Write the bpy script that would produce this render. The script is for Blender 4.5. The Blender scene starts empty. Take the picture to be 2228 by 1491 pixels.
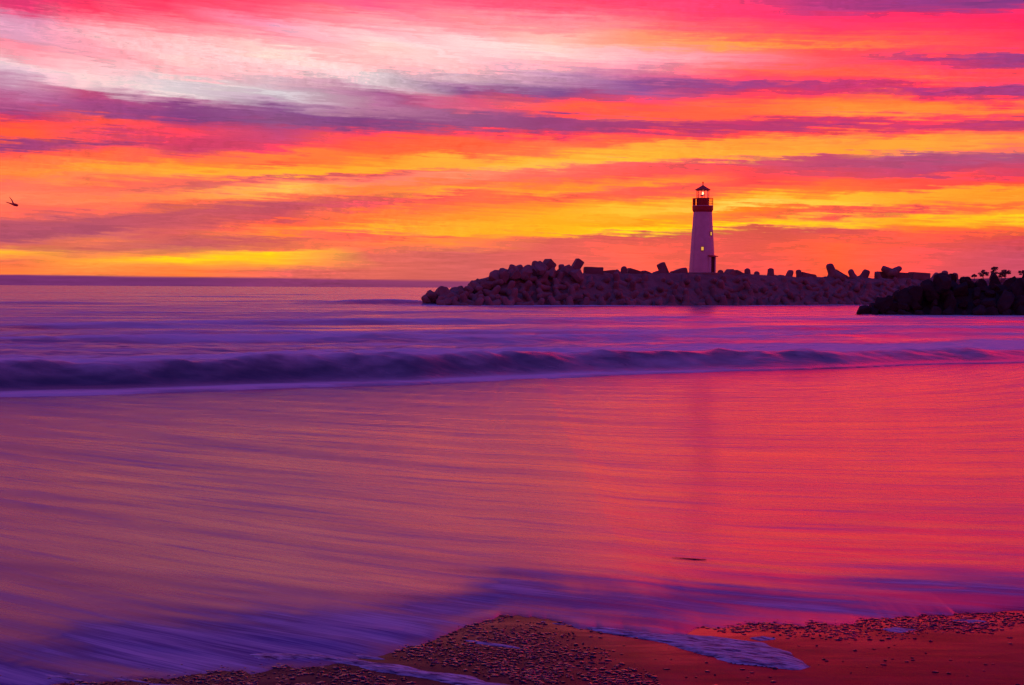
import bpy, bmesh, math, random
import numpy as np
from mathutils import Vector, Matrix, Euler

C = bpy.context.scene.collection
SC = bpy.context.scene
random.seed(7)
RNG = np.random.default_rng(7)

# ------------------------------------------------------------------ camera
FPX = 50.0 / 36.0 * 2228.0                       # focal length in photo pixels
CAM_H = 2.6
PITCH, ROLL = math.radians(2.21), math.radians(0.315)
cam_d = bpy.data.cameras.new("camera")
cam_d.lens = 50.0
cam_d.sensor_width = 36.0
cam_d.clip_start = 0.05
cam_d.clip_end = 60000.0
cam = bpy.data.objects.new("camera", cam_d)
C.objects.link(cam)
CAM_R = Matrix.Rotation(math.pi / 2 - PITCH, 3, 'X') @ Matrix.Rotation(ROLL, 3, 'Z')
cam.matrix_world = Matrix.Translation((0, 0, CAM_H)) @ CAM_R.to_4x4()
SC.camera = cam
SC.view_settings.view_transform = 'Standard'
SC.view_settings.look = 'None'
SC.view_settings.exposure = 0.0
SC.view_settings.gamma = 1.0


def ray(px, py):
    return (CAM_R @ Vector(((px - 1114) / FPX, -(py - 745.5) / FPX, -1.0)))


def az_t(px, py):
    d = ray(px, py)
    return math.atan2(d.x, d.y), d.z / math.hypot(d.x, d.y)


def lin(c):
    return tuple(((v / 255) / 12.92 if v / 255 <= 0.04045 else ((v / 255 + 0.055) / 1.055) ** 2.4) for v in c)


# ------------------------------------------------------------------ node helper
class NT:
    def __init__(self, tree):
        self.t = tree
        tree.nodes.clear()

    def n(self, kind, **kw):
        nd = self.t.nodes.new(kind)
        for k, v in kw.items():
            setattr(nd, k, v)
        return nd

    def put(self, sock, v):
        if isinstance(v, bpy.types.NodeSocket):
            self.t.links.new(v, sock)
        else:
            sock.default_value = v

    def math(self, op, a, b=0.0, c=None, clamp=False):
        nd = self.n('ShaderNodeMath', operation=op, use_clamp=clamp)
        self.put(nd.inputs[0], a)
        self.put(nd.inputs[1], b)
        if c is not None:
            self.put(nd.inputs[2], c)
        return nd.outputs[0]

    def rng(self, v, a, b, c=0.0, d=1.0, kind='LINEAR'):
        nd = self.n('ShaderNodeMapRange', interpolation_type=kind)
        self.put(nd.inputs[0], v)
        for i, q in enumerate((a, b, c, d)):
            self.put(nd.inputs[1 + i], q)
        return nd.outputs[0]

    def mix(self, f, a, b, mode='MIX'):
        nd = self.n('ShaderNodeMix', data_type='RGBA', blend_type=mode)
        nd.clamp_factor = True
        self.put(nd.inputs[0], f)
        for i, q in ((6, a), (7, b)):
            if not isinstance(q, bpy.types.NodeSocket):
                q = (q[0], q[1], q[2], 1.0)
            self.put(nd.inputs[i], q)
        return nd.outputs[2]

    def xyz(self, x, y, z=0.0):
        nd = self.n('ShaderNodeCombineXYZ')
        self.put(nd.inputs[0], x)
        self.put(nd.inputs[1], y)
        self.put(nd.inputs[2], z)
        return nd.outputs[0]

    def noise(self, vec, scale=1.0, detail=3.0, rough=0.55, dist=0.0):
        nd = self.n('ShaderNodeTexNoise')
        self.put(nd.inputs['Vector'], vec)
        nd.inputs['Scale'].default_value = scale
        nd.inputs['Detail'].default_value = detail
        nd.inputs['Roughness'].default_value = rough
        nd.inputs['Distortion'].default_value = dist
        return nd.outputs[0]

    def ramp(self, f, stops):
        nd = self.n('ShaderNodeValToRGB')
        r = nd.color_ramp
        r.interpolation = 'LINEAR'
        stops = sorted(stops)
        while len(r.elements) < len(stops):
            r.elements.new(0.5)
        for e, (p, c) in zip(r.elements, stops):
            e.position = p
        for e, (p, c) in zip(r.elements, stops):
            e.position = p
            e.color = (c[0], c[1], c[2], 1.0)
        self.put(nd.inputs[0], f)
        return nd.outputs[0]

    def sep(self, v):
        nd = self.n('ShaderNodeSeparateXYZ')
        self.put(nd.inputs[0], v)
        return nd.outputs


# ------------------------------------------------------------------ world: sunset sky
SUN_AZ, SUN_EL = math.radians(6.0), math.radians(1.0)
# cloud bands read at twelve bearings: (photo x, [(height on a 2.33x strip, sRGB)])
COLS = [
 (30, [(0,(222,50,110)),(50,(228,60,115)),(95,(226,135,172)),(150,(228,160,192)),(200,(228,155,185)),(240,(242,140,160)),(285,(244,165,180)),(325,(236,205,212)),(370,(226,190,206)),(410,(205,150,180)),(470,(195,118,162)),(530,(186,85,138)),(575,(158,68,128)),(605,(200,55,110)),(635,(250,75,70)),(675,(255,92,55)),(712,(255,88,62)),(738,(160,58,118)),(766,(160,58,118)),(785,(245,80,80)),(830,(255,120,68)),(880,(255,135,62)),(930,(246,108,90)),(1000,(255,132,92)),(1070,(255,108,90)),(1140,(190,82,104)),(1205,(172,76,106)),(1245,(225,105,92)),(1285,(255,185,52)),(1320,(228,112,76)),(1390,(255,128,62))]),
 (200, [(0,(235,45,100)),(60,(250,60,100)),(100,(255,120,140)),(150,(252,175,185)),(185,(246,190,198)),(230,(245,165,180)),(290,(244,165,178)),(350,(244,200,205)),(395,(242,215,215)),(440,(232,190,200)),(470,(205,80,130)),(530,(165,68,130)),(580,(160,66,128)),(600,(245,80,75)),(640,(255,80,72)),(675,(205,60,110)),(690,(240,70,90)),(725,(150,60,118)),(750,(240,72,90)),(785,(255,105,65)),(830,(255,112,70)),(865,(255,165,50)),(900,(255,140,70)),(950,(245,105,85)),(1010,(255,130,85)),(1060,(250,105,88)),(1100,(185,80,104)),(1180,(176,76,106)),(1225,(240,120,85)),(1260,(205,95,90)),(1320,(255,160,60)),(1390,(250,135,70))]),
 (400, [(0,(255,50,95)),(60,(255,70,105)),(110,(255,125,145)),(180,(255,165,175)),(212,(254,205,205)),(260,(250,195,198)),(300,(252,205,202)),(350,(250,175,182)),(390,(235,210,212)),(430,(222,205,212)),(470,(232,215,216)),(500,(200,130,165)),(530,(140,65,130)),(600,(130,58,128)),(640,(215,60,110)),(670,(248,65,90)),(720,(215,55,100)),(770,(205,60,105)),(800,(245,85,80)),(835,(255,130,55)),(880,(255,178,45)),(920,(245,110,85)),(950,(215,90,95)),(985,(255,140,75)),(1030,(245,110,75)),(1080,(195,80,98)),(1130,(205,85,98)),(1180,(225,95,92)),(1240,(195,88,100)),(1290,(240,140,70)),(1310,(255,215,15)),(1345,(245,140,65)),(1375,(250,125,60))]),
 (600, [(0,(255,62,105)),(70,(255,95,125)),(130,(232,160,190)),(170,(245,150,170)),(230,(252,190,192)),(265,(255,225,212)),(310,(250,210,210)),(370,(245,195,202)),(430,(208,175,190)),(475,(215,205,212)),(510,(190,150,180)),(560,(140,80,140)),(610,(140,75,130)),(660,(180,65,120)),(705,(200,65,115)),(755,(235,60,95)),(785,(255,130,60)),(830,(255,85,65)),(865,(255,170,45)),(890,(255,180,45)),(908,(205,70,95)),(930,(250,130,95)),(975,(255,190,80)),(1010,(250,115,80)),(1045,(190,75,100)),(1110,(210,75,90)),(1135,(255,100,65)),(1180,(255,135,55)),(1215,(205,85,90)),(1255,(230,115,75)),(1278,(255,215,20)),(1340,(255,180,45)),(1375,(225,100,95))]),
 (800, [(0,(245,85,135)),(40,(250,110,145)),(90,(255,155,165)),(140,(255,160,175)),(185,(252,210,212)),(230,(252,215,208)),(310,(252,190,190)),(360,(225,205,208)),(410,(228,205,212)),(450,(190,140,170)),(485,(160,80,140)),(540,(190,120,160)),(575,(180,115,155)),(605,(125,60,130)),(645,(135,60,125)),(670,(235,60,100)),(700,(255,80,70)),(760,(255,100,60)),(800,(255,125,50)),(850,(255,170,45)),(878,(255,150,50)),(890,(215,70,90)),(925,(245,120,105)),(965,(255,130,60)),(1000,(220,90,85)),(1040,(225,75,95)),(1075,(255,120,60)),(1120,(250,115,60)),(1150,(255,175,45)),(1180,(235,80,85)),(1220,(250,120,75)),(1290,(220,100,92))]),
 (1000, [(0,(255,85,125)),(50,(255,120,145)),(100,(255,145,155)),(170,(255,165,175)),(205,(255,215,215)),(270,(252,210,212)),(340,(250,195,198)),(395,(215,175,192)),(425,(190,140,175)),(460,(135,75,140)),(490,(155,75,135)),(520,(215,80,125)),(560,(225,90,125)),(590,(145,75,130)),(640,(145,70,128)),(668,(240,60,90)),(700,(255,95,60)),(765,(255,90,60)),(790,(255,175,55)),(835,(255,165,60)),(855,(245,110,90)),(880,(235,150,110)),(925,(255,110,75)),(955,(255,165,50)),(985,(235,80,80)),(1030,(250,105,65)),(1090,(255,145,50)),(1160,(255,175,45)),(1190,(235,85,75)),(1215,(255,140,60)),(1285,(205,90,95))]),
 (1200, [(0,(255,70,110)),(60,(255,90,125)),(110,(255,140,155)),(170,(255,150,155)),(210,(255,195,180)),(270,(255,215,210)),(320,(245,185,195)),(370,(205,150,185)),(430,(180,120,165)),(470,(120,65,135)),(500,(140,65,130)),(520,(235,65,95)),(560,(255,95,65)),(585,(245,70,85)),(605,(155,55,125)),(650,(145,55,120)),(680,(235,50,90)),(710,(255,105,70)),(765,(255,110,70)),(790,(255,170,50)),(825,(255,190,75)),(845,(245,120,95)),(880,(235,95,90)),(930,(255,125,55)),(965,(255,165,40)),(995,(240,85,70)),(1040,(255,140,45)),(1090,(255,170,35)),(1180,(255,175,30)),(1205,(215,85,85)),(1250,(220,85,90))]),
 (1400, [(0,(245,62,115)),(60,(255,75,115)),(130,(255,110,120)),(190,(255,150,110)),(230,(255,160,130)),(265,(248,170,180)),(300,(248,180,190)),(345,(225,135,165)),(380,(205,100,150)),(430,(135,70,145)),(465,(165,80,150)),(500,(240,65,110)),(560,(255,80,70)),(600,(255,95,65)),(630,(170,45,115)),(655,(170,45,115)),(680,(240,55,85)),(715,(255,105,65)),(735,(255,165,60)),(800,(255,178,50)),(825,(235,85,95)),(880,(245,75,80)),(935,(255,140,45)),(960,(230,75,85)),(1000,(245,90,70)),(1035,(255,165,40)),(1065,(255,195,55)),(1130,(255,150,30)),(1168,(255,225,20)),(1195,(200,70,80)),(1240,(235,90,80))]),
 (1620, [(0,(240,55,115)),(60,(250,50,110)),(150,(255,75,100)),(195,(255,110,85)),(220,(255,160,70)),(250,(255,130,110)),(280,(252,135,150)),(320,(250,110,130)),(355,(255,100,80)),(395,(250,65,105)),(430,(150,55,135)),(455,(200,45,105)),(490,(250,60,85)),(540,(255,105,60)),(590,(255,90,65)),(625,(205,40,105)),(655,(175,40,110)),(690,(245,60,75)),(720,(255,150,55)),(790,(255,170,55)),(815,(215,70,105)),(860,(235,65,85)),(930,(235,60,75)),(975,(255,105,65)),(1005,(255,165,40)),(1045,(255,210,90)),(1065,(255,130,30)),(1105,(235,100,60)),(1150,(255,215,20)),(1178,(210,75,75)),(1250,(225,75,80))]),
 (1800, [(0,(185,50,125)),(40,(205,50,120)),(80,(240,45,110)),(150,(250,55,100)),(200,(255,95,75)),(220,(255,135,65)),(250,(255,75,85)),(320,(255,80,95)),(370,(255,95,70)),(410,(255,65,90)),(435,(190,45,115)),(470,(225,45,100)),(505,(255,105,60)),(570,(255,145,55)),(605,(225,45,95)),(635,(165,45,120)),(665,(240,60,80)),(695,(255,150,60)),(770,(255,165,55)),(785,(195,65,110)),(830,(185,60,110)),(880,(235,65,90)),(930,(255,90,60)),(970,(255,115,50)),(1000,(255,180,45)),(1045,(255,195,60)),(1060,(235,85,70)),(1105,(225,75,75)),(1140,(255,195,35)),(1180,(205,65,85)),(1240,(240,90,60))]),
 (2000, [(0,(150,50,130)),(40,(180,48,125)),(80,(240,35,100)),(160,(255,60,95)),(225,(255,85,80)),(265,(250,65,95)),(295,(165,50,125)),(320,(235,50,100)),(370,(255,75,90)),(395,(255,100,70)),(435,(240,50,95)),(465,(165,45,125)),(500,(235,45,90)),(530,(255,120,55)),(580,(255,140,55)),(605,(240,55,90)),(640,(200,45,110)),(675,(250,70,75)),(700,(255,160,55)),(765,(255,160,55)),(785,(175,75,125)),(870,(190,55,110)),(905,(250,75,70)),(955,(250,75,70)),(985,(255,165,45)),(1035,(255,150,45)),(1065,(220,55,80)),(1110,(255,185,30)),(1150,(255,120,45)),(1180,(235,85,65)),(1270,(235,80,85))]),
 (2198, [(0,(125,50,130)),(35,(155,50,130)),(60,(235,35,100)),(130,(235,30,95)),(200,(250,50,90)),(265,(250,65,95)),(290,(150,55,130)),(330,(185,50,115)),(355,(255,70,85)),(420,(250,65,100)),(445,(160,55,130)),(475,(175,50,120)),(505,(250,60,85)),(545,(255,130,55)),(585,(250,75,85)),(615,(175,50,115)),(645,(200,50,105)),(685,(250,95,75)),(720,(255,150,65)),(755,(250,120,85)),(785,(165,75,120)),(830,(195,65,110)),(890,(220,55,90)),(930,(255,75,60)),(965,(255,155,40)),(1020,(255,150,45)),(1045,(250,100,55)),(1100,(255,200,30)),(1150,(250,115,50)),(1200,(215,65,75)),(1300,(200,70,100))]),
]
STRIP = 1491.0 / 640.0
FOG_TOP = {30: 598, 200: 600, 400: 603, 600: 605.5, 800: 608.5, 1000: 612, 1200: 615, 1400: 617}
T0, T1 = -0.006, 0.36
W_WARP = 1.0

world = bpy.data.worlds.new("World")
SC.world = world
world.use_nodes = True
N = NT(world.node_tree)
tc = N.n('ShaderNodeTexCoord')
dx, dy, dz = N.sep(tc.outputs['Generated'])
az = N.math('ARCTAN2', dx, dy)
hyp = N.math('SQRT', N.math('ADD', N.math('MULTIPLY', dx, dx), N.math('MULTIPLY', dy, dy)))
tt = N.math('DIVIDE', dz, N.math('MAXIMUM', hyp, 0.02))
# wind-drawn warping of the cloud bands
w1 = N.math('SUBTRACT', N.noise(N.xyz(N.math('MULTIPLY', az, 7.0), N.math('MULTIPLY', tt, 42.0), 1.3), 1.0, 2.0), 0.5)
w2 = N.math('SUBTRACT', N.noise(N.xyz(N.math('MULTIPLY', az, 26.0), N.math('MULTIPLY', tt, 170.0), 4.1), 1.0, 3.0, 0.6), 0.5)
w3 = N.math('SUBTRACT', N.noise(N.xyz(N.math('MULTIPLY', az, 95.0), N.math('MULTIPLY', tt, 330.0), 9.7), 1.0, 4.0, 0.65), 0.5)
w4 = N.math('SUBTRACT', N.noise(N.xyz(N.math('MULTIPLY', az, 11.0), N.math('MULTIPLY', N.math('MULTIPLY_ADD', az, 0.05, tt), 520.0), 6.3), 1.0, 3.0, 0.6), 0.5)
amp = N.rng(tt, 0.006, 0.035, 0.0, 1.0)
warp = N.math('ADD', N.math('MULTIPLY', w1, 0.012), N.math('ADD', N.math('MULTIPLY', w2, 0.012), N.math('ADD', N.math('MULTIPLY', w3, 0.006), N.math('MULTIPLY', w4, 0.012))))
tw = N.math('MULTIPLY_ADD', warp, amp, tt)
azw = N.math('MULTIPLY_ADD', w1, 0.07, az)
# drift slope of the bands (down to the right high on the left, slightly up elsewhere)


def slope_ramp(pts):
    st = []
    for y, s in pts:
        st.append(((az_t(1114, y)[1] - T0) / (T1 - T0), (s + 0.25,) * 3))
    return N.math('SUBTRACT', N.ramp(N.rng(tt, T0, T1), st), 0.25)


sl = slope_ramp([(-300, 0.12), (40, 0.16), (130, 0.17), (230, 0.14), (275, 0.03), (310, -0.05), (400, -0.07), (480, -0.05), (620, 0.0)])
sr = slope_ramp([(-300, 0.05), (60, 0.06), (180, 0.03), (270, 0.0), (320, -0.04), (420, -0.03), (520, 0.0), (620, 0.0)])
lr = N.rng(az, az_t(950, 300)[0], az_t(1350, 300)[0])
slope = N.math('ADD', N.math('MULTIPLY', sl, N.math('SUBTRACT', 1.0, lr)), N.math('MULTIPLY', sr, lr))

prev = None
prev_az = None
FOGC, FOGC2 = (112, 45, 108), (128, 50, 105)
for px, stops in COLS:
    a_i = az_t(px, 300)[0]
    st = []
    right = px > 1300
    high = [(-490, (120, 42, 120) if not right else (140, 24, 90)), (-250, (190, 60, 125) if not right else (225, 24, 74)), (-90, (225, 60, 115) if not right else (246, 28, 80))]
    for y, c in high:
        # gain added to the unseen sky overhead to brighten and redden the water
        gain = np.interp(y, [-250, -60], [2.7, 1.2]) if right else np.interp(y, [-250, -60], [1.35, 1.0])
        st.append(((az_t(px, y)[1] - T0) / (T1 - T0), tuple(float(gain) * v for v in lin(c))))
    fog = FOG_TOP.get(px, 622)
    for ys, c in stops:
        y = ys / STRIP
        if y > fog - 2:
            continue
        st.append(((az_t(px, y)[1] - T0) / (T1 - T0), lin(c)))
    lastc = stops[-1][1]
    st.append(((az_t(px, fog - 1.5)[1] - T0) / (T1 - T0), lin(lastc)))
    fc = FOGC if px < 500 else FOGC2
    if px > 1300:
        fc = (225, 75, 90)
    st.append(((az_t(px, fog + 1.5)[1] - T0) / (T1 - T0), lin(fc)))
    st.append((0.0, lin(fc)))
    di = N.math('SUBTRACT', az, a_i)
    ti = N.math('MULTIPLY_ADD', di, slope, tw)
    # near the horizon no drift, so the low bank stays level
    tv = N.rng(ti, T0, T1)
    st.sort()
    PM = (0.13 - T0) / (T1 - T0)
    i = next(j for j, e in enumerate(st) if e[0] > PM)
    lo = [(p / PM, c) for p, c in st[:i]]
    hi = [((p - PM) / (1 - PM), c) for p, c in st[i:]]
    k_ = (PM - st[i - 1][0]) / (st[i][0] - st[i - 1][0])
    mid = tuple(a * (1 - k_) + b * k_ for a, b in zip(st[i - 1][1], st[i][1]))
    lo.append((1.0, mid))
    hi.insert(0, (0.0, mid))
    col = N.mix(N.math('GREATER_THAN', tv, PM), N.ramp(N.rng(tv, 0.0, PM), lo), N.ramp(N.rng(tv, PM, 1.0), hi))
    if prev is None:
        prev = col
    else:
        f = N.rng(azw, prev_az, a_i)
        prev = N.mix(f, prev, col)
    prev_az = a_i
# fine fibres in the cloud light
ts = N.math('MULTIPLY_ADD', slope, az, tw)
g = N.noise(N.xyz(N.math('MULTIPLY', az, 20.0), N.math('MULTIPLY', ts, 380.0), 3.0), 1.0, 5.0, 0.68)
g2 = N.noise(N.xyz(N.math('MULTIPLY', az, 150.0), N.math('MULTIPLY', ts, 520.0), 8.0), 1.0, 4.0, 0.65)
patch = N.rng(N.noise(N.xyz(N.math('MULTIPLY', az, 5.0), N.math('MULTIPLY', tt, 22.0), 2.0), 1.0, 2.0), 0.45, 0.65)
fib = N.math('ADD', N.rng(g, 0.25, 0.75, 0.80, 1.20), N.math('MULTIPLY', patch, N.rng(g2, 0.3, 0.7, -0.16, 0.16)))
front = N.mix(1.0, prev, N.xyz(fib, fib, fib), 'MULTIPLY')
# the brightest reds run past the top of the range, as they do in the photograph
sc_ = N.n('ShaderNodeSeparateColor')
N.put(sc_.inputs[0], front)
kr = N.rng(az, az_t(300, 300)[0], az_t(1700, 300)[0], 0.35, 2.2)
rr_ = N.math('MULTIPLY_ADD', N.rng(sc_.outputs[0], 0.78, 1.0), kr, sc_.outputs[0])
cc_ = N.n('ShaderNodeCombineColor')
N.put(cc_.inputs[0], rr_)
N.put(cc_.inputs[1], sc_.outputs[1])
N.put(cc_.inputs[2], sc_.outputs[2])
front = cc_.outputs[0]
# dusk sky away from the sunset
back = N.ramp(N.rng(dz, 0.0, 1.0), [(0.0, (0.50, 0.020, 0.085)), (0.4, (0.38, 0.018, 0.10)), (0.65, (0.06, 0.018, 0.18)), (0.85, (0.05, 0.045, 0.34)), (1.0, (0.05, 0.085, 0.55))])
absaz = N.math('ABSOLUTE', az)
col = N.mix(N.rng(absaz, 0.7, 2.0, 0, 1, 'SMOOTHSTEP'), front, back)
zen = N.ramp(N.rng(dz, 0.2, 1.0), [(0.0, (0.16, 0.020, 0.14)), (0.5, (0.035, 0.018, 0.22)), (0.8, (0.05, 0.045, 0.34)), (1.0, (0.05, 0.085, 0.55))])
col = N.mix(N.rng(tt, 0.22, 0.62, 0, 1, 'SMOOTHSTEP'), col, zen)
skyt = N.n('ShaderNodeTexSky', sky_type='NISHITA')
skyt.sun_disc = False
skyt.sun_elevation = SUN_EL
skyt.sun_rotation = SUN_AZ
skyt.altitude = 0
bg1 = N.n('ShaderNodeBackground')
N.put(bg1.inputs[0], col)
bg1.inputs[1].default_value = 1.0
bg2 = N.n('ShaderNodeBackground')
N.put(bg2.inputs[0], skyt.outputs[0])
bg2.inputs[1].default_value = 0.004
add = N.n('ShaderNodeAddShader')
N.put(add.inputs[0], bg1.outputs[0])
N.put(add.inputs[1], bg2.outputs[0])
wo = N.n('ShaderNodeOutputWorld')
N.put(wo.inputs[0], add.outputs[0])
world.cycles.sampling_method = 'MANUAL'
world.cycles.sample_map_resolution = 1024

# ------------------------------------------------------------------ small library


def vnoise(x, y, seed=0):
    xi, yi = np.floor(x).astype(np.int64), np.floor(y).astype(np.int64)
    xf, yf = x - xi, y - yi
    u, v = xf * xf * (3 - 2 * xf), yf * yf * (3 - 2 * yf)

    def h(a, b):
        n = (a * 374761393 + b * 668265263 + seed * 974634777) & 0xffffffff
        n = ((n ^ (n >> 13)) * 1274126177) & 0xffffffff
        return ((n ^ (n >> 16)) & 0xffff) / 65535.0
    return (h(xi, yi) * (1 - u) + h(xi + 1, yi) * u) * (1 - v) + (h(xi, yi + 1) * (1 - u) + h(xi + 1, yi + 1) * u) * v


def fbm(x, y, seed=0, octs=4):
    s, a, t = 0.0, 1.0, 0.0
    for k in range(octs):
        s = s + a * vnoise(x * 2 ** k, y * 2 ** k, seed + k * 17)
        t += a
        a *= 0.5
    return s / t


def link(o, parent=None):
    C.objects.link(o)
    if parent is not None:
        o.parent = parent
    return o


def tag(o, label, cat, group=None, kind=None):
    o['label'] = label
    o['category'] = cat
    if group:
        o['group'] = group
    if kind:
        o['kind'] = kind
    return o


def structure(o):
    o['kind'] = 'structure'
    return o


def empty(name, loc, rz=0.0):
    o = bpy.data.objects.new(name, None)
    o.location = loc
    o.rotation_euler = (0, 0, rz)
    o.empty_display_size = 0.3
    C.objects.link(o)
    return o


def mesh_obj(name, verts, faces, mat, parent=None, smooth=False):
    me = bpy.data.meshes.new(name)
    me.from_pydata([tuple(v) for v in verts], [], faces)
    me.materials.append(mat)
    if smooth:
        me.polygons.foreach_set('use_smooth', [True] * len(me.polygons))
    me.update()
    return link(bpy.data.objects.new(name, me), parent)


def bm_obj(name, bm, mat, parent=None, smooth=False):
    me = bpy.data.meshes.new(name)
    bm.normal_update()
    bm.to_mesh(me)
    bm.free()
    me.materials.append(mat)
    if smooth:
        me.polygons.foreach_set('use_smooth', [True] * len(me.polygons))
    return link(bpy.data.objects.new(name, me), parent)


def grid_obj(name, X, Y, Z, mat, attr=None):
    ny, nx = X.shape
    v = np.stack([X, Y, Z], -1).reshape(-1, 3).astype(np.float32)
    idx = np.arange(nx * ny).reshape(ny, nx)
    f = np.stack([idx[:-1, :-1], idx[:-1, 1:], idx[1:, 1:], idx[1:, :-1]], -1).reshape(-1, 4)
    me = bpy.data.meshes.new(name)
    me.vertices.add(len(v))
    me.vertices.foreach_set('co', v.ravel())
    me.loops.add(f.size)
    me.loops.foreach_set('vertex_index', f.ravel().astype(np.int32))
    me.polygons.add(len(f))
    me.polygons.foreach_set('loop_start', np.arange(0, f.size, 4, dtype=np.int32))
    me.polygons.foreach_set('use_smooth', np.ones(len(f), dtype=bool))
    me.update(calc_edges=True)
    me.validate()
    for k, a in (attr or {}).items():
        at = me.attributes.new(k, 'FLOAT', 'POINT')
        at.data.foreach_set('value', a.ravel().astype(np.float32))
    me.materials.append(mat)
    return link(bpy.data.objects.new(name, me))


def add_box(bm, cx, cy, cz, sx, sy, sz, rot=None):
    m = Matrix.Translation((cx, cy, cz))
    if rot is not None:
        m = m @ rot.to_matrix().to_4x4()
    m = m @ Matrix.Diagonal((sx, sy, sz, 1))
    return bmesh.ops.create_cube(bm, size=1.0, matrix=m)


def add_lathe(bm, prof, seg=40, cx=0.0, cy=0.0, cap=True):
    rings = []
    for r, z in prof:
        rings.append([bm.verts.new((cx + r * math.cos(2 * math.pi * k / seg), cy + r * math.sin(2 * math.pi * k / seg), z)) for k in range(seg)])
    for a, b in zip(rings[:-1], rings[1:]):
        for k in range(seg):
            bm.faces.new((a[k], a[(k + 1) % seg], b[(k + 1) % seg], b[k]))
    if cap:
        bm.faces.new(list(reversed(rings[0])))
        bm.faces.new(rings[-1])


def add_tube(bm, pts, rad, seg=8):
    pts = [Vector(p) for p in pts]
    rs = rad if isinstance(rad, (list, tuple)) else [rad] * len(pts)
    rings = []
    for i, p in enumerate(pts):
        t = (pts[min(i + 1, len(pts) - 1)] - pts[max(i - 1, 0)]).normalized()
        a = t.cross(Vector((0, 0, 1)))
        if a.length < 0.05:
            a = t.cross(Vector((0, 1, 0)))
        a.normalize()
        b = t.cross(a)
        rings.append([bm.verts.new(p + (a * math.cos(2 * math.pi * k / seg) + b * math.sin(2 * math.pi * k / seg)) * rs[i]) for k in range(seg)])
    for a, b in zip(rings[:-1], rings[1:]):
        for k in range(seg):
            bm.faces.new((a[k], a[(k + 1) % seg], b[(k + 1) % seg], b[k]))
    bm.faces.new(list(reversed(rings[0])))
    bm.faces.new(rings[-1])


# ------------------------------------------------------------------ materials
def new_mat(name):
    m = bpy.data.materials.new(name)
    m.use_nodes = True
    return m, NT(m.node_tree)


def principled(n, base, rough, bump=None, strength=0.3, dist=0.05, ior=1.45, spec=0.5, **kw):
    p = n.n('ShaderNodeBsdfPrincipled')
    if not isinstance(base, bpy.types.NodeSocket):
        base = (base[0], base[1], base[2], 1.0)
    n.put(p.inputs['Base Color'], base)
    n.put(p.inputs['Roughness'], rough)
    p.inputs['IOR'].default_value = ior
    n.put(p.inputs['Specular IOR Level'], spec)
    for k, v in kw.items():
        n.put(p.inputs[k.replace('_', ' ')], v)
    if bump is not None:
        b = n.n('ShaderNodeBump')
        b.inputs['Strength'].default_value = strength
        b.inputs['Distance'].default_value = dist
        n.put(b.inputs['Height'], bump)
        n.put(p.inputs['Normal'], b.outputs[0])
    o = n.n('ShaderNodeOutputMaterial')
    n.put(o.inputs[0], p.outputs[0])
    return p


def simple_mat(name, c1, c2, rough=0.7, scale=2.0, bstr=0.4, bdist=0.05, spec=0.4):
    m, n = new_mat(name)
    co = n.n('ShaderNodeTexCoord').outputs['Object']
    a = n.noise(co, scale, 5.0, 0.6)
    b = n.noise(co, scale * 5, 4.0, 0.6)
    col = n.mix(n.rng(a, 0.3, 0.7), c1, c2)
    principled(n, col, rough, n.math('ADD', a, n.math('MULTIPLY', b, 0.4)), bstr, bdist, spec=spec)
    return m


def world_mat(name, c1, c2, rough=0.8, scale=1.0, bstr=0.5, bdist=0.1, spec=0.3):
    """as simple_mat, but the pattern runs through the world so shared meshes do not repeat"""
    m, n = new_mat(name)
    co = n.n('ShaderNodeNewGeometry').outputs['Position']
    oi = n.n('ShaderNodeObjectInfo').outputs['Random']
    a = n.noise(co, scale, 5.0, 0.62)
    b = n.noise(co, scale * 6, 4.0, 0.6)
    col = n.mix(n.rng(a, 0.3, 0.7), c1, c2)
    k = n.rng(oi, 0.0, 1.0, 0.82, 1.15)
    col = n.mix(1.0, col, n.xyz(k, k, k), 'MULTIPLY')
    principled(n, col, rough, n.math('ADD', a, n.math('MULTIPLY', b, 0.5)), bstr, bdist, spec=spec)
    return m


M = {}
M['concrete'] = world_mat('weathered concrete', (0.20, 0.14, 0.12), (0.31, 0.23, 0.20), 0.85, 0.8)
M['core'] = world_mat('breakwater core stone', (0.16, 0.11, 0.095), (0.27, 0.19, 0.165), 0.9, 0.7)
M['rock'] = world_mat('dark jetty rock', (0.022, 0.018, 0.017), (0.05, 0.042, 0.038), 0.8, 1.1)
M['white_paint'] = simple_mat('weathered white paint', (0.70, 0.60, 0.56), (0.84, 0.74, 0.70), 0.6, 1.2, 0.25, 0.02)
M['dark_metal'] = simple_mat('sunset reddened metal', (0.42, 0.05, 0.035), (0.55, 0.07, 0.05), 0.5, 2.0, 0.2, 0.01)  # red of the sunset glow put into the base colour
M['trim'] = simple_mat('white trim', (0.75, 0.73, 0.70), (0.82, 0.80, 0.78), 0.5, 3.0, 0.1, 0.01)
M['door'] = simple_mat('dark door', (0.06, 0.02, 0.02), (0.10, 0.03, 0.03), 0.55, 3.0, 0.2, 0.01)
M['bark'] = simple_mat('bark', (0.05, 0.035, 0.03), (0.10, 0.07, 0.06), 0.9, 1.0)
M['leaf'] = world_mat('cypress foliage', (0.20, 0.19, 0.12), (0.32, 0.28, 0.18), 0.8, 0.4, 0.2)
M['scrub'] = world_mat('headland scrub', (0.22, 0.18, 0.13), (0.34, 0.27, 0.19), 0.9, 0.05)
M['gull'] = simple_mat('grey gull plumage', (0.20, 0.19, 0.19), (0.30, 0.28, 0.28), 0.8, 6.0)
M['kelp'] = simple_mat('kelp', (0.02, 0.012, 0.010), (0.04, 0.025, 0.02), 0.4, 20.0)


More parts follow.
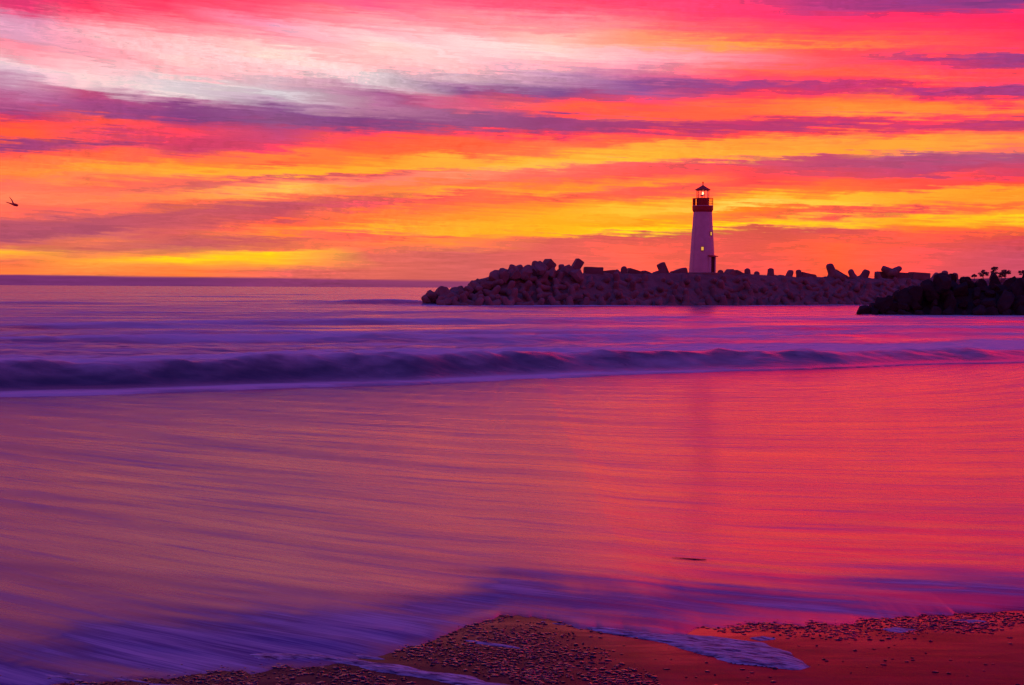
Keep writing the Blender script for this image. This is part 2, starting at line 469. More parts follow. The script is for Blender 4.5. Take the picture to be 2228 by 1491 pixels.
def emit_mat(name, col, s):
    m, n = new_mat(name)
    e = n.n('ShaderNodeEmission')
    e.inputs[0].default_value = (*col, 1)
    e.inputs[1].default_value = s
    o = n.n('ShaderNodeOutputMaterial')
    n.put(o.inputs[0], e.outputs[0])
    return m


M['lamp'] = emit_mat('lit lamp', (1.0, 0.80, 0.45), 1.7)
M['lit_window'] = emit_mat('lit window', (1.0, 0.45, 0.09), 0.85)
m, n = new_mat('pane glass')
fr = n.n('ShaderNodeFresnel')
fr.inputs[0].default_value = 1.45
tr = n.n('ShaderNodeBsdfTransparent')
gl = n.n('ShaderNodeBsdfGlossy')
gl.inputs['Roughness'].default_value = 0.03
mx = n.n('ShaderNodeMixShader')
n.put(mx.inputs[0], n.math('MULTIPLY', fr.outputs[0], 0.6))
n.put(mx.inputs[1], tr.outputs[0])
n.put(mx.inputs[2], gl.outputs[0])
o = n.n('ShaderNodeOutputMaterial')
n.put(o.inputs[0], mx.outputs[0])
M['glass'] = m

# sea: milky, smoothed surf with drifting foam
m, n = new_mat('smooth surf water')
pos = n.n('ShaderNodeNewGeometry').outputs['Position']
x, y, z = n.sep(pos)
psi = n.math('SUBTRACT', y, n.math('MULTIPLY', x, 0.35))
fa = n.n('ShaderNodeAttribute', attribute_name='foam').outputs['Fac']
s1 = n.noise(n.xyz(n.math('MULTIPLY', x, 0.07), n.math('MULTIPLY', psi, 0.22), 0.0), 1.0, 4.0, 0.6, 0.4)
s2 = n.noise(n.xyz(n.math('MULTIPLY', x, 0.35), n.math('MULTIPLY', psi, 1.1), z), 1.0, 5.0, 0.6, 0.3)
s3 = n.noise(n.xyz(n.math('MULTIPLY', x, 1.2), n.math('MULTIPLY', y, 1.8), n.math('MULTIPLY', z, 3.0)), 1.0, 5.0, 0.65, 0.5)
face = n.n('ShaderNodeAttribute', attribute_name='face').outputs['Fac']
open_ = n.math('SUBTRACT', 1.0, face)
foam = n.math('ADD', n.math('MULTIPLY', n.math('MULTIPLY', open_, n.rng(y, 90.0, 260.0, 1.0, 0.35)), n.rng(s1, 0.34, 0.62, 0.05, 0.72)), n.math('MULTIPLY', fa, n.rng(s3, 0.25, 0.7, 0.5, 1.0)), clamp=True)
foam = n.math('ADD', foam, n.math('MULTIPLY', n.rng(open_, 0.0, 1.0, 0.25, 1.0), n.rng(s2, 0.45, 0.72, 0.0, 0.25)), clamp=True)
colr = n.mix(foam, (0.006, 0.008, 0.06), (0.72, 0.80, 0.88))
rough = n.rng(foam, 0.0, 0.8, 0.17, 0.45)
principled(n, colr, rough, n.math('ADD', n.math('MULTIPLY', s2, 1.0), n.math('MULTIPLY', s3, 0.35)), 0.18, 0.22, ior=1.33, spec=n.rng(foam, 0.0, 0.8, 0.5, 0.01))
M['sea'] = m

# swash: thin smeared sheet running back over the sand
m, n = new_mat('thin swash water')
pos = n.n('ShaderNodeNewGeometry').outputs['Position']
x, y, z = n.sep(pos)
psi = n.math('ADD', y, n.math('SUBTRACT', n.math('MULTIPLY', x, 0.66), n.math('MULTIPLY', n.math('MULTIPLY', x, n.math('ABSOLUTE', x)), n.rng(x, -0.5, 0.5, -0.02, 0.07))))
a1 = n.noise(n.xyz(n.math('MULTIPLY', x, 0.16), n.math('MULTIPLY', psi, 1.0), 0.0), 1.0, 4.0, 0.6, 0.2)
a2 = n.noise(n.xyz(n.math('MULTIPLY', x, 0.55), n.math('MULTIPLY', psi, 5.0), 2.0), 1.0, 4.0, 0.6, 0.15)
a3 = n.noise(n.xyz(n.math('MULTIPLY', x, 1.9), n.math('MULTIPLY', psi, 42.0), 5.0), 1.0, 3.0, 0.6, 0.1)
fa = n.n('ShaderNodeAttribute', attribute_name='foam').outputs['Fac']
st = n.math('ADD', n.rng(a1, 0.32, 0.70, 0.05, 0.26), n.math('ADD', n.rng(a2, 0.50, 0.72, 0.0, 0.20), n.rng(a3, 0.50, 0.75, 0.0, 0.18)))
st = n.math('ADD', st, n.math('MULTIPLY', fa, n.math('MULTIPLY', n.rng(a2, 0.3, 0.68, 0.65, 1.15), n.rng(a3, 0.25, 0.7, 0.85, 1.1))), clamp=True)
fcol = n.mix(n.rng(n.math('ADD', n.math('MULTIPLY', a2, 0.6), n.math('MULTIPLY', a3, 0.4)), 0.38, 0.62), (0.06, 0.10, 0.40), (0.42, 0.54, 0.76))  # white foam with the blue of the shade put into its colour
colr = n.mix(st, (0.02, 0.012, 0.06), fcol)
rough = n.rng(st, 0.0, 0.7, 0.165, 0.42)
hb = n.math('ADD', n.math('MULTIPLY', a2, 0.6), n.math('ADD', n.math('MULTIPLY', a3, 0.25), a1))
principled(n, colr, rough, hb, 0.09, 0.010, ior=1.33, spec=n.rng(st, 0.0, 0.75, 0.5, 0.02))
M['swash'] = m

# wet sand
m, n = new_mat('wet sand')
pos = n.n('ShaderNodeNewGeometry').outputs['Position']
x, y, z = n.sep(pos)
a1 = n.noise(pos, 3.0, 4.0, 0.6)
a2 = n.noise(pos, 160.0, 3.0, 0.6)
a3 = n.noise(n.xyz(n.math('MULTIPLY', x, 3.0), n.math('MULTIPLY', y, 14.0), 0.0), 1.0, 4.0, 0.6)
colr = n.mix(n.rng(a1, 0.3, 0.7), (0.028, 0.008, 0.026), (0.060, 0.015, 0.052))
wet = n.math('MULTIPLY', n.n('ShaderNodeAttribute', attribute_name='wet').outputs['Fac'], n.rng(n.noise(n.xyz(n.math('MULTIPLY', x, 1.6), n.math('MULTIPLY', y, 5.0), 7.0), 1.0, 3.0), 0.38, 0.62, 0.15, 1.0))
rough = n.math('SUBTRACT', n.rng(a3, 0.35, 0.7, 0.15, 0.28), n.math('MULTIPLY', wet, 0.06))
principled(n, colr, rough, n.math('ADD', n.math('MULTIPLY', a2, 0.5), a3), 0.14, 0.006, ior=1.33, spec=n.rng(wet, 0.0, 1.0, n.rng(x, -0.8, 1.6, 0.004, 0.012), 0.10))
M['sand'] = m

m, n = new_mat('settling foam')
pos = n.n('ShaderNodeNewGeometry').outputs['Position']
x, y, z = n.sep(pos)
a1 = n.noise(n.xyz(n.math('MULTIPLY', x, 9.0), n.math('MULTIPLY', n.math('ADD', y, n.math('MULTIPLY', x, 0.5)), 40.0), 0.0), 1.0, 5.0, 0.65, 0.4)
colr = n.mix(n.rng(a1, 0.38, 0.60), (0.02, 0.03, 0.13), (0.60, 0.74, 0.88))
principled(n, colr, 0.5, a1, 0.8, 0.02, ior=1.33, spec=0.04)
M['foam'] = m
m, n = new_mat('bubble film')
principled(n, (0.012, 0.012, 0.07), 0.18, ior=1.33)
M['bubble'] = m

# ------------------------------------------------------------------ beach and sea
BS, BD0, BW = 0.025, 38.0, 4.0


def beach_z(Y):
    q = (BD0 - np.asarray(Y, dtype=float)) / BW
    return BS * BW * np.logaddexp(0.0, q)


def hit_beach(px, py):
    d = ray(px, py)
    lo, hi = 0.5, 400.0
    for _ in range(60):
        mid = 0.5 * (lo + hi)
        k = mid / d.y
        if CAM_H + d.z * k > float(beach_z(mid)):
            lo = mid
        else:
            hi = mid
    return d.x / d.y * lo, lo, float(beach_z(lo))


def hit_sea(px, py, z=0.0):
    d = ray(px, py)
    k = (z - CAM_H) / d.z
    return d.x * k, d.y * k


def at_depth(px, py, Y):
    d = ray(px, py)
    return Vector((d.x / d.y * Y, Y, CAM_H + d.z / d.y * Y))


QAx, QAy = -6.9, 187.0
toe = np.array([hit_beach(px, py)[:2] for px, py in
                [(-150, 871), (0, 866), (300, 858), (600, 846), (900, 838), (1114, 828), (1400, 816), (1700, 806), (2000, 799), (2228, 791), (2400, 785)]])
toe_x = np.concatenate([[-200, -40], toe[:, 0], [60, 300]])
toe_y = np.concatenate([[16, 21], toe[:, 1], [toe[-1, 1] + 12, toe[-1, 1] + 20]])

gx = np.concatenate([-np.geomspace(3600, 60, 22)[:-1], -np.linspace(60, 26, 40)[:-1], np.linspace(-26, 44, 300), np.linspace(44, 90, 50)[1:], np.geomspace(90, 3600, 22)[1:]])
gy = np.concatenate([np.linspace(15, 26, 20)[:-1], np.linspace(26, 62, 260)[:-1], np.linspace(62, 130, 190)[:-1], np.linspace(130, 260, 130)[:-1], np.geomspace(260, 8000, 70)])
X, Y = np.meshgrid(gx, gy)
TY = np.interp(X, toe_x, toe_y)
S = (Y - TY) * 0.86 + 1.6 * (fbm(X * 0.22, Y * 0.0 + 3.0, 5) - 0.5)          # distance seaward of the foam toe
hb = np.interp(X, [-30, -12, 0, 10, 20, 40], [0.68, 0.64, 0.54, 0.42, 0.34, 0.30]) * (0.80 + 0.45 * fbm(X * 0.2, X * 0, 14, 4))
skirt = np.interp(X, [-30, -8, 2, 8], [1.9, 1.7, 1.0, 0.2])
sm = lambda q: np.clip(q, 0, 1) ** 2 * (3 - 2 * np.clip(q, 0, 1))
lump = 0.6 * fbm(X * 0.6, Y * 0.9, 11) + 0.4 * fbm(X * 2.2, Y * 2.6, 12)
fr_ = sm((S - skirt) / 2.0)
decay = np.exp(-np.clip(S - skirt - 2.0, 0, None) / 15.0)
Z = np.where(S < 0, -0.06, 0.05 * sm(S / 0.25))
Z = Z + hb * fr_ * (0.25 + 0.75 * decay) * (0.66 + 0.68 * lump) * (S > 0)
# swells rolling in behind: (x, y, half length, front width, height, slope)
SW = []
for px, py, L, wd, hh in [(350, 772, 9, 1.6, 0.34), (1250, 762, 8, 1.5, 0.26), (800, 766, 7, 1.4, 0.22), (1900, 748, 9, 1.6, 0.28), (830, 668, 11, 4.0, 1.0), (640, 664, 16, 5, 0.45), (650, 717, 9, 2.2, 0.42), (130, 728, 7, 2.2, 0.42), (60, 668, 12, 4, 0.4),
                          (1150, 714, 10, 2.4, 0.36), (1500, 706, 12, 3.0, 0.40), (1780, 732, 9, 2.2, 0.40), (2150, 735, 8, 2.2, 0.38), (2000, 706, 10, 3.0, 0.4),
                          (1300, 745, 7, 1.8, 0.25), (420, 748, 8, 1.8, 0.26), (900, 750, 8, 1.8, 0.22), (300, 694, 12, 3, 0.30), (1000, 690, 12, 3, 0.28),
                          (400, 650, 20, 6, 0.4), (150, 640, 26, 8, 0.45), (700, 645, 24, 7, 0.35)]:
    x0, y0 = hit_sea(px, py)
    SW.append((x0, y0, L, wd, hh))
FS = np.zeros_like(Z)
for x0, y0, L, wd, hh in SW:
    q = (Y - (y0 + 0.32 * (X - x0) + 1.2 * np.sin((X - x0) * 0.25)))
    prof = np.where(q < 0, 0, sm(q / (wd * 1.5)) * np.exp(-np.clip(q - wd * 1.5, 0, None) / (wd * 1.6)))
    FS = FS + 1.2 * np.where(q < wd * 0.8, 0, np.exp(-np.clip(q - wd * 1.4, 0, None) / (wd * 1.5)) * sm((q - wd * 0.8) / wd)) * np.exp(-((X - x0) / L) ** 2)
    Z = Z + 0.8 * hh * prof * np.exp(-((X - x0) / L) ** 2) * (0.8 + 0.4 * fbm(X * 0.2, Y * 0.2, 31))
near = np.exp(-np.clip(Y - 60, 0, None) / 400.0) * (S > 4)
Z = Z + near * 0.26 * (fbm(X * 0.06, (Y - 0.3 * X) * 0.17, 21) - 0.5) + near * 0.05 * (fbm(X * 0.3, (Y - 0.3 * X) * 0.8, 22) - 0.5)
Z = Z + np.where(S < 0, 0.0, beach_z(Y) + 0.02) + np.where(S < 0, beach_z(Y), 0.0)
# foam on the bore: skirt and the tumbling top, little on the face
F = 1.2 * np.exp(-((S - 0.75) / 0.9) ** 2) * np.interp(X, [-12, 0, 10], [1, 0.8, 0.3])
F = F + 0.42 * np.exp(-((S - skirt - 3.0) / 1.3) ** 2) * (0.3 + 1.4 * fbm(X * 0.5, Y * 1.2, 15)) + 0.03 * fr_ + 1.7 * np.exp(-np.clip(S - skirt - 3, 0, None) / 9) * fr_ * np.clip((fbm(X * 0.10, S * 0.35, 19, 4) - 0.3) * 2.6, 0, 1) * sm((S - skirt - 1.6) / 1.2)
mott = fbm(X * 0.9, Y * 0.0 + Z * 3.5, 16, 5) * 0.6 + 0.4 * fbm(X * 2.6, Z * 9.0, 17, 4)
bo = (X - QAx) * (-0.5487) + (Y - QAy) * 0.8360
bk = (X - QAx) * 0.8360 + (Y - QAy) * 0.5487
F = F + 0.9 * np.exp(-((bo + 1.5) / 4.0) ** 2) * sm((bk + 14) / 8)
F = F + 0.6 * np.exp(-((Y - np.interp(X, [30, 70], [133, 138])) / 3.0) ** 2) * sm((X - 28) / 6)
F = F + FS + fr_ * 0.55 * np.clip((mott - 0.40) * 4.0, 0, 1) * np.exp(-np.clip(S - skirt - 2.0, 0, None) / 2.5) + 0.75 * np.exp(-((S - skirt - 3.2) / 1.3) ** 2) * (0.5 + fbm(X * 0.7, S * 0.8, 23, 4))
FACE = sm((S - skirt + 0.3) / 0.8) * (1 - sm((S - skirt - 1.6) / 1.4))
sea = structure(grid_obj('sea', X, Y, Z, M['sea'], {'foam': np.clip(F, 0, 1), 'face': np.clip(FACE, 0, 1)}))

# swash sheet
edge_px = [(-260, 1482), (0, 1474), (200, 1464), (400, 1448), (600, 1432), (770, 1405), (900, 1380), (1000, 1352), (1100, 1336), (1200, 1347),
           (1300, 1361), (1420, 1374), (1475, 1368), (1520, 1346), (1600, 1340), (1700, 1344), (1800, 1336), (1900, 1329), (2100, 1321), (2228, 1319), (2450, 1312)]
ed = np.array([hit_beach(a, b)[:2] for a, b in edge_px])
ed = ed[np.argsort(ed[:, 0])]
gx = np.concatenate([-np.geomspace(60, 2.2, 70)[:-1], np.linspace(-2.2, 2.6, 380), np.geomspace(2.6, 80, 70)[1:]])
ye = np.interp(gx, np.concatenate([[-60], ed[:, 0], [80]]), np.concatenate([[ed[0, 1] - 0.3], ed[:, 1], [ed[-1, 1] + 0.5]]))
ye = ye - 0.22 + 0.35 * (fbm(gx * 0.9, gx * 0, 51) - 0.5) + 0.34 * (fbm(gx * 5.0, gx * 0, 52) - 0.5) + 0.09 * (fbm(gx * 17.0, gx * 0, 53) - 0.5)
gx_sw = gx.copy()
v = np.concatenate([np.linspace(0, 0.012, 26)[:-1], np.geomspace(0.012, 1.0, 230)])
X = np.repeat(gx[None, :], len(v), 0)
Y = ye[None, :] + v[:, None] * (80 - ye[None, :])
De = Y - ye[None, :]
tkw = np.interp(X, [-3.0, -1.2, -0.3, 0.0, 0.8, 1.1, 1.8, 2.6, 3.2], [0.014, 0.010, 0.012, 0.026, 0.030, 0.012, 0.010, 0.024, 0.028])
tk = tkw * (1 - np.exp(-De / 0.16))
rip = 0.010 * (fbm(X * 0.6, (Y + 0.42 * X - 0.035 * X * X) * 2.2, 61) - 0.5) * np.clip(De / 0.6, 0, 1)
rip = rip + 0.085 * (fbm(X * 0.45, (Y + 0.42 * X) * 1.6, 67, 3) - 0.5) * np.clip(De / 0.5, 0, 1) * np.exp(-De / 1.6)
Z = beach_z(Y) + np.maximum(tk + rip, 0.004 * np.clip(De / 0.05, 0, 1)) - 0.0015
Dq = De
De = np.clip(De + 0.9 * (fbm(X * 0.5, (Y + 0.6 * X) * 1.4, 68, 4) - 0.5) * np.clip(De / 0.5, 0, 1), 0, None)
Fo = 0.40 * np.exp(-((De - 0.75) / 0.5) ** 2) + 0.10 * np.exp(-De / 3.0) * (1 - np.exp(-De / 0.2))
Fo = Fo + 0.27 * np.clip((Y - 9) / 22, 0, 1) * np.interp(X / Y, [0.0, 0.25], [1.0, 0.45]) + (0.55 * np.clip(-X / 1.2 + 0.1, 0, 1) + 0.35) * 0.9 * np.exp(-(De / 0.95) ** 2) * (1 - 0.8 * np.exp(-De / 0.15)) + 0.10 * np.clip(-X / 3.0 + 0.2, 0, 1) * np.clip(1.3 - Y / 40, 0.3, 1)
Fo = Fo * np.clip(0.05 + 1.9 * fbm(X * 0.5, (Y + 0.5 * X) * 3.2, 66, 5), 0.2, 1.6)
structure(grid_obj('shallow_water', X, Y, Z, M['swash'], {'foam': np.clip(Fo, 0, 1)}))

# sand
gx = np.concatenate([-np.geomspace(150, 6, 40)[:-1], np.linspace(-6, 8, 240), np.geomspace(8, 150, 40)[1:]])
gy = np.concatenate([np.linspace(-12, 0.6, 10)[:-1], np.geomspace(0.6, 90, 380)])
X, Y = np.meshgrid(gx, gy)
Z = beach_z(Y) + 0.006 * (fbm(X * 0.8, Y * 2.0, 41) - 0.5) * np.clip(1 - Y / 12, 0, 1)
qd = np.interp(X, gx_sw, ye) - Y
WT = np.where(qd < 0, 1.0, np.exp(-np.clip(qd - 0.10, 0, None) / 0.30)) * np.interp(X, [-0.6, 0.4, 1.0], [0.1, 0.35, 1.0])
structure(grid_obj('beach', X, Y, Z - 0.002, M['sand'], {'wet': WT}))



def in_poly(p, poly):
    c = False
    j = len(poly) - 1
    for i in range(len(poly)):
        if (poly[i][1] > p[1]) != (poly[j][1] > p[1]) and p[0] < (poly[j][0] - poly[i][0]) * (p[1] - poly[i][1]) / (poly[j][1] - poly[i][1]) + poly[i][0]:
            c = not c
        j = i
    return c


# sheets of settling foam lying on the sand, each a thin lens
def foam_sheet(outline, th, seed, rag=0.10):
    pts = [hit_beach(a, b)[:2] for a, b in outline]
    xs = [p[0] for p in pts]
    ys = [p[1] for p in pts]
    nx, ny = (150, 90) if rag > 0.05 else (60, 40)
    GX, GY = np.meshgrid(np.linspace(min(xs) - 0.02, max(xs) + 0.02, nx), np.linspace(min(ys) - 0.02, max(ys) + 0.02, ny))
    P = np.stack([GX, GY], -1)
    # signed distance to the outline
    dmin = np.full(GX.shape, 1e9)
    ins = np.zeros(GX.shape, bool)
    for i in range(len(pts)):
        a, b = np.array(pts[i]), np.array(pts[(i + 1) % len(pts)])
        ab = b - a
        k = np.clip(((P - a) @ ab) / (ab @ ab), 0, 1)
        dmin = np.minimum(dmin, np.linalg.norm(P - (a + k[..., None] * ab), axis=-1))
        cond = (a[1] > GY) != (b[1] > GY)
        with np.errstate(divide='ignore', invalid='ignore'):
            xi = (b[0] - a[0]) * (GY - a[1]) / (b[1] - a[1]) + a[0]
        ins ^= cond & (GX < xi)
    sd = np.where(ins, dmin, -dmin) + rag * (fbm(GX * 5, GY * 9, seed, 5) - 0.55)
    hz = th * (1 - np.exp(-np.clip(sd, 0, None) / 0.03)) * (0.6 + 0.8 * fbm(GX * 9, GY * 30, seed + 3))
    Zs = beach_z(GY) + np.where(sd > 0, hz, np.clip(sd, -0.03, 0) * 0.4)
    keep = sd > -0.02
    idx = -np.ones(GX.shape, int)
    idx[keep] = np.arange(keep.sum())
    V = np.stack([GX[keep], GY[keep], Zs[keep]], -1)
    Fc = [(idx[i, j], idx[i, j + 1], idx[i + 1, j + 1], idx[i + 1, j]) for i in range(ny - 1) for j in range(nx - 1)
          if min(idx[i, j], idx[i, j + 1], idx[i + 1, j + 1], idx[i + 1, j]) >= 0]
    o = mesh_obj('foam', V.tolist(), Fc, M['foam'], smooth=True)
    return o


f1 = foam_sheet([(1180, 1352), (1300, 1364), (1400, 1374), (1490, 1380), (1580, 1390), (1660, 1400), (1715, 1418), (1752, 1438), (1762, 1450), (1740, 1455), (1680, 1454), (1610, 1444), (1540, 1424), (1460, 1404), (1380, 1388), (1290, 1374)], 0.012, 71)
tag(f1, 'pale blue tongue of smooth foam running out over the dark red wet sand', 'foam', kind='stuff')
f2 = foam_sheet([(540, 1424), (700, 1422), (800, 1436), (900, 1452), (1000, 1470), (1110, 1492), (1160, 1510), (1040, 1500), (920, 1474), (800, 1454), (690, 1440), (560, 1436)], 0.010, 77)
tag(f2, 'thin blue-white foam line between bubbly patches at the bottom of the beach', 'foam', kind='stuff')

# slivers of lacy foam stranded along the edge
rgf = random.Random(31)
for _ in range(10):
    x0 = rgf.uniform(60, 2200)
    y0 = float(np.interp(x0, [0, 400, 770, 1000, 1200, 1420, 1600, 2228], [1476, 1452, 1410, 1362, 1356, 1384, 1356, 1332])) + rgf.uniform(-8, 42)
    L_, w_ = rgf.uniform(50, 170), rgf.uniform(3.0, 8.0)
    sl = 0.14 if x0 < 1300 else 0.03
    up = [(x0 + L_ * q, y0 + sl * L_ * q - w_ * math.sin(math.pi * (q * 0.9 + 0.05)) * rgf.uniform(0.5, 1)) for q in np.linspace(0, 1, 7)]
    dn = [(x0 + L_ * q, y0 + sl * L_ * q + w_ * math.sin(math.pi * (q * 0.9 + 0.05)) * rgf.uniform(0.4, 1)) for q in np.linspace(1, 0, 7)]
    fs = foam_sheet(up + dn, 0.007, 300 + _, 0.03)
    tag(fs, 'thin sliver of lacy blue foam stranded on the wet sand beside the swash edge', 'foam', 'foam slivers on the wet sand', kind='stuff')

# bubbles and lumps left by the swash: nobody could count them
ico = bmesh.new()
bmesh.ops.create_icosphere(ico, subdivisions=2, radius=1.0)
IV = np.array([v.co[:] for v in ico.verts])
IF = np.array([[v.index for v in f.verts] for f in ico.faces])
ico.free()
patches = [([(740, 1396), (880, 1368), (1000, 1340), (1110, 1334), (1230, 1364), (1300, 1400), (1400, 1440), (1450, 1480), (1450, 1500), (1180, 1500), (1000, 1462), (880, 1440)], 2800),
           ([(1440, 1350), (1600, 1334), (1720, 1336), (1900, 1322), (2100, 1312), (2250, 1312), (2250, 1350), (2180, 1378), (2050, 1380), (1960, 1396), (1840, 1395), (1700, 1388), (1560, 1376)], 2500),
           ([(280, 1460), (480, 1438), (620, 1428), (760, 1440), (900, 1480), (1000, 1510), (300, 1510)], 1300),
           ([(1150, 1342), (1300, 1352), (1430, 1366), (1460, 1378), (1380, 1392), (1260, 1372)], 260),
           ([(-40, 1468), (140, 1460), (320, 1456), (360, 1510), (-60, 1510)], 260),
           ([(300, 1440), (900, 1390), (1250, 1370), (1700, 1400), (2240, 1370), (2260, 1505), (200, 1505)], 150)]
AV, AF, off = [], [], 0
for poly, cnt in patches:
    bx = [p[0] for p in poly]
    by = [p[1] for p in poly]
    k = 0
    while k < cnt:
        p = (RNG.uniform(min(bx), max(bx)), RNG.uniform(min(by), max(by)))
        if not in_poly(p, poly):
            continue
        edge = min(math.hypot((p[0] - (a_[0] + q_ * (b_[0] - a_[0]))) * 0.3, p[1] - (a_[1] + q_ * (b_[1] - a_[1]))) for a_, b_ in zip(poly, poly[1:] + poly[:1]) for q_ in (0, 0.25, 0.5, 0.75))
        dens = fbm(np.array(p[0] * 0.012), np.array(p[1] * 0.05), 5, 3) * min(1.0, 0.25 + edge / 26.0)
        if dens < RNG.uniform(0.15, 0.75):
            continue
        X0, Y0, Z0 = hit_beach(*p)
        r = min(0.0075, 0.0036 * math.exp(RNG.normal(0, 0.6)))
        a = RNG.normal(-0.45, 0.7)
        sc_ = IV * np.array([r * RNG.uniform(1.0, 2.8), r * RNG.uniform(1.0, 2.6), r * RNG.uniform(0.3, 0.75)])
        sc_ = sc_ * (1 + 0.25 * np.sin(IV[:, :1] * 5 + k) * np.cos(IV[:, 1:2] * 4 + k))
        ca, sa = math.cos(a), math.sin(a)
        q = np.stack([sc_[:, 0] * ca - sc_[:, 1] * sa + X0, sc_[:, 0] * sa + sc_[:, 1] * ca + Y0, sc_[:, 2] + Z0 - RNG.uniform(0, 0.4) * r], -1)
        AV.append(q)
        AF.append(IF + off)
        off += len(IV)
        k += 1
AV, AF = np.concatenate(AV), np.concatenate(AF)
bub = mesh_obj('foam_bubbles', AV.tolist(), AF.tolist(), M['bubble'], smooth=True)
tag(bub, 'dark speckled bubbles and lumps left on the wet sand along the swash edge', 'bubbles', kind='stuff')

# a strand of kelp lying in the backwash
kp = [hit_beach(px, py) for px, py in [(1462, 1218), (1485, 1219), (1510, 1221), (1537, 1222)]]
bm = bmesh.new()
add_tube(bm, [(a, b, c + 0.014) for a, b, c in kp], [0.001, 0.0025, 0.0038, 0.002], 8)
k = bm_obj('kelp_strand', bm, M['kelp'], smooth=True)
tag(k, 'short dark strand of kelp lying in the red backwash', 'kelp')

# ------------------------------------------------------------------ breakwater
QA = Vector((-6.9, 187.0, 0))
QB = Vector((54.0, 227.0, 0))
AX = (QB - QA).normalized()
NB = Vector((-AX.y, AX.x, 0))           # away from the camera
K_TIP, K_END = -6.8, 132.0


def axis_at(px, off):
    d = ray(px, 610)
    r = d.x / d.y
    q = QA + NB * off
    k = (r * q.y - q.x) / (AX.x - r * AX.y)
    return k, q + AX * k


CREST_PX = [(905, -0.6), (940, 0.9), (1000, 2.1), (1040, 3.2), (1090, 4.5), (1150, 5.2), (1235, 4.9), (1262, 4.5), (1527, 4.7), (1850, 4.4), (2300, 4.3)]
ck = np.array([[axis_at(px, 6.0)[0], z] for px, z in CREST_PX])


def crest(k):
    return float(np.interp(k, ck[:, 0], ck[:, 1]))


ks = np.linspace(K_TIP, K_END, 260)
offs = np.concatenate([np.linspace(-1.5, 6, 26), np.linspace(6.3, 12, 12), np.linspace(12.5, 21, 16)])
KK, OO = np.meshgrid(ks, offs)
cz = np.interp(KK, ck[:, 0], ck[:, 1])
prof = np.where(OO < 6, OO / 6.0, np.where(OO < 12, 1.0, 1 - (OO - 12) / 8.0))
Zc = cz * np.where(cz > 0, prof, 1) + 0.7 * (fbm(KK * 0.8, OO * 0.8, 91) - 0.62) * np.clip(1.2 - np.abs(OO - 9.3) / 12 * 0.4, 0, 1)
Xc = QA.x + AX.x * KK + NB.x * OO
Yc = QA.y + AX.y * KK + NB.y * OO
kl_ = axis_at(1245, 6.0)[0]
Zc = Zc - 0.9 * np.clip((kl_ - KK) / 3.0, 0, 1)
bw = grid_obj('breakwater', Xc, Yc, Zc + 0.25 - 1.0 * np.clip((4.6 - cz) / 1.5, 0, 1), M['core'])
tag(bw, 'long rubble breakwater reaching into the sea below the lighthouse', 'breakwater')


# tetrapod: four blunt tapered legs grown into one casting
def tetra_mesh(seed, L=1.85, r0=0.66, r1=0.50):
    bm = bmesh.new()
    dirs = [Vector((0, 0, 1))]
    for k in range(3):
        a = 2 * math.pi * k / 3
        dirs.append(Vector((math.cos(a) * 0.943, math.sin(a) * 0.943, -0.333)))
    for d in dirs:
        q = d.to_track_quat('Z', 'Y').to_matrix().to_4x4()
        rings = []
        seg = 16
        for r, z in ((r0 * 0.9, -0.2), (r0, 0.3), (r1, L - 0.34), (r1 * 0.93, L - 0.18), (r1 * 0.74, L - 0.06), (r1 * 0.4, L)):
            rings.append([bm.verts.new(q @ Vector((r * math.cos(2 * math.pi * i / seg), r * math.sin(2 * math.pi * i / seg), z))) for i in range(seg)])
        for a, b in zip(rings[:-1], rings[1:]):
            for i in range(seg):
                bm.faces.new((a[i], a[(i + 1) % seg], b[(i + 1) % seg], b[i]))
        bm.faces.new(list(reversed(rings[0])))
        bm.faces.new(rings[-1])
    me = bpy.data.meshes.new('tetrapod')
    bm.to_mesh(me)
    bm.free()
    ob = bpy.data.objects.new('tmp', me)
    C.objects.link(ob)
    md = ob.modifiers.new('r', 'REMESH')
    md.mode = 'VOXEL'
    md.voxel_size = 0.11
    ms = ob.modifiers.new('s', 'SMOOTH')
    ms.iterations = 3
    ms.factor = 0.5
    dg = bpy.context.evaluated_depsgraph_get()
    out = bpy.data.meshes.new_from_object(ob.evaluated_get(dg))
    bpy.data.objects.remove(ob)
    bpy.data.meshes.remove(me)
    out.name = 'tetrapod'
    rg = np.random.default_rng(seed)
    ph = rg.uniform(0, 6, 6)
    for v in out.vertices:
        c = v.co
        c += c.normalized() * 0.035 * (math.sin(c.x * 5 + ph[0]) + math.sin(c.y * 6 + ph[1]) + math.sin(c.z * 5.5 + ph[2]))
    out.polygons.foreach_set('use_smooth', [True] * len(out.polygons))
    out.materials.clear()
    out.materials.append(M['concrete'])
    return out


TET = [tetra_mesh(s) for s in range(3)]


def put_tetra(loc, rot, sc, label, group):
    o = bpy.data.objects.new('tetrapod', random.choice(TET))
    o.location = loc
    o.rotation_euler = rot
    o.scale = (sc,) * 3
    C.objects.link(o)
    tag(o, label, 'tetrapod', group)
    return o


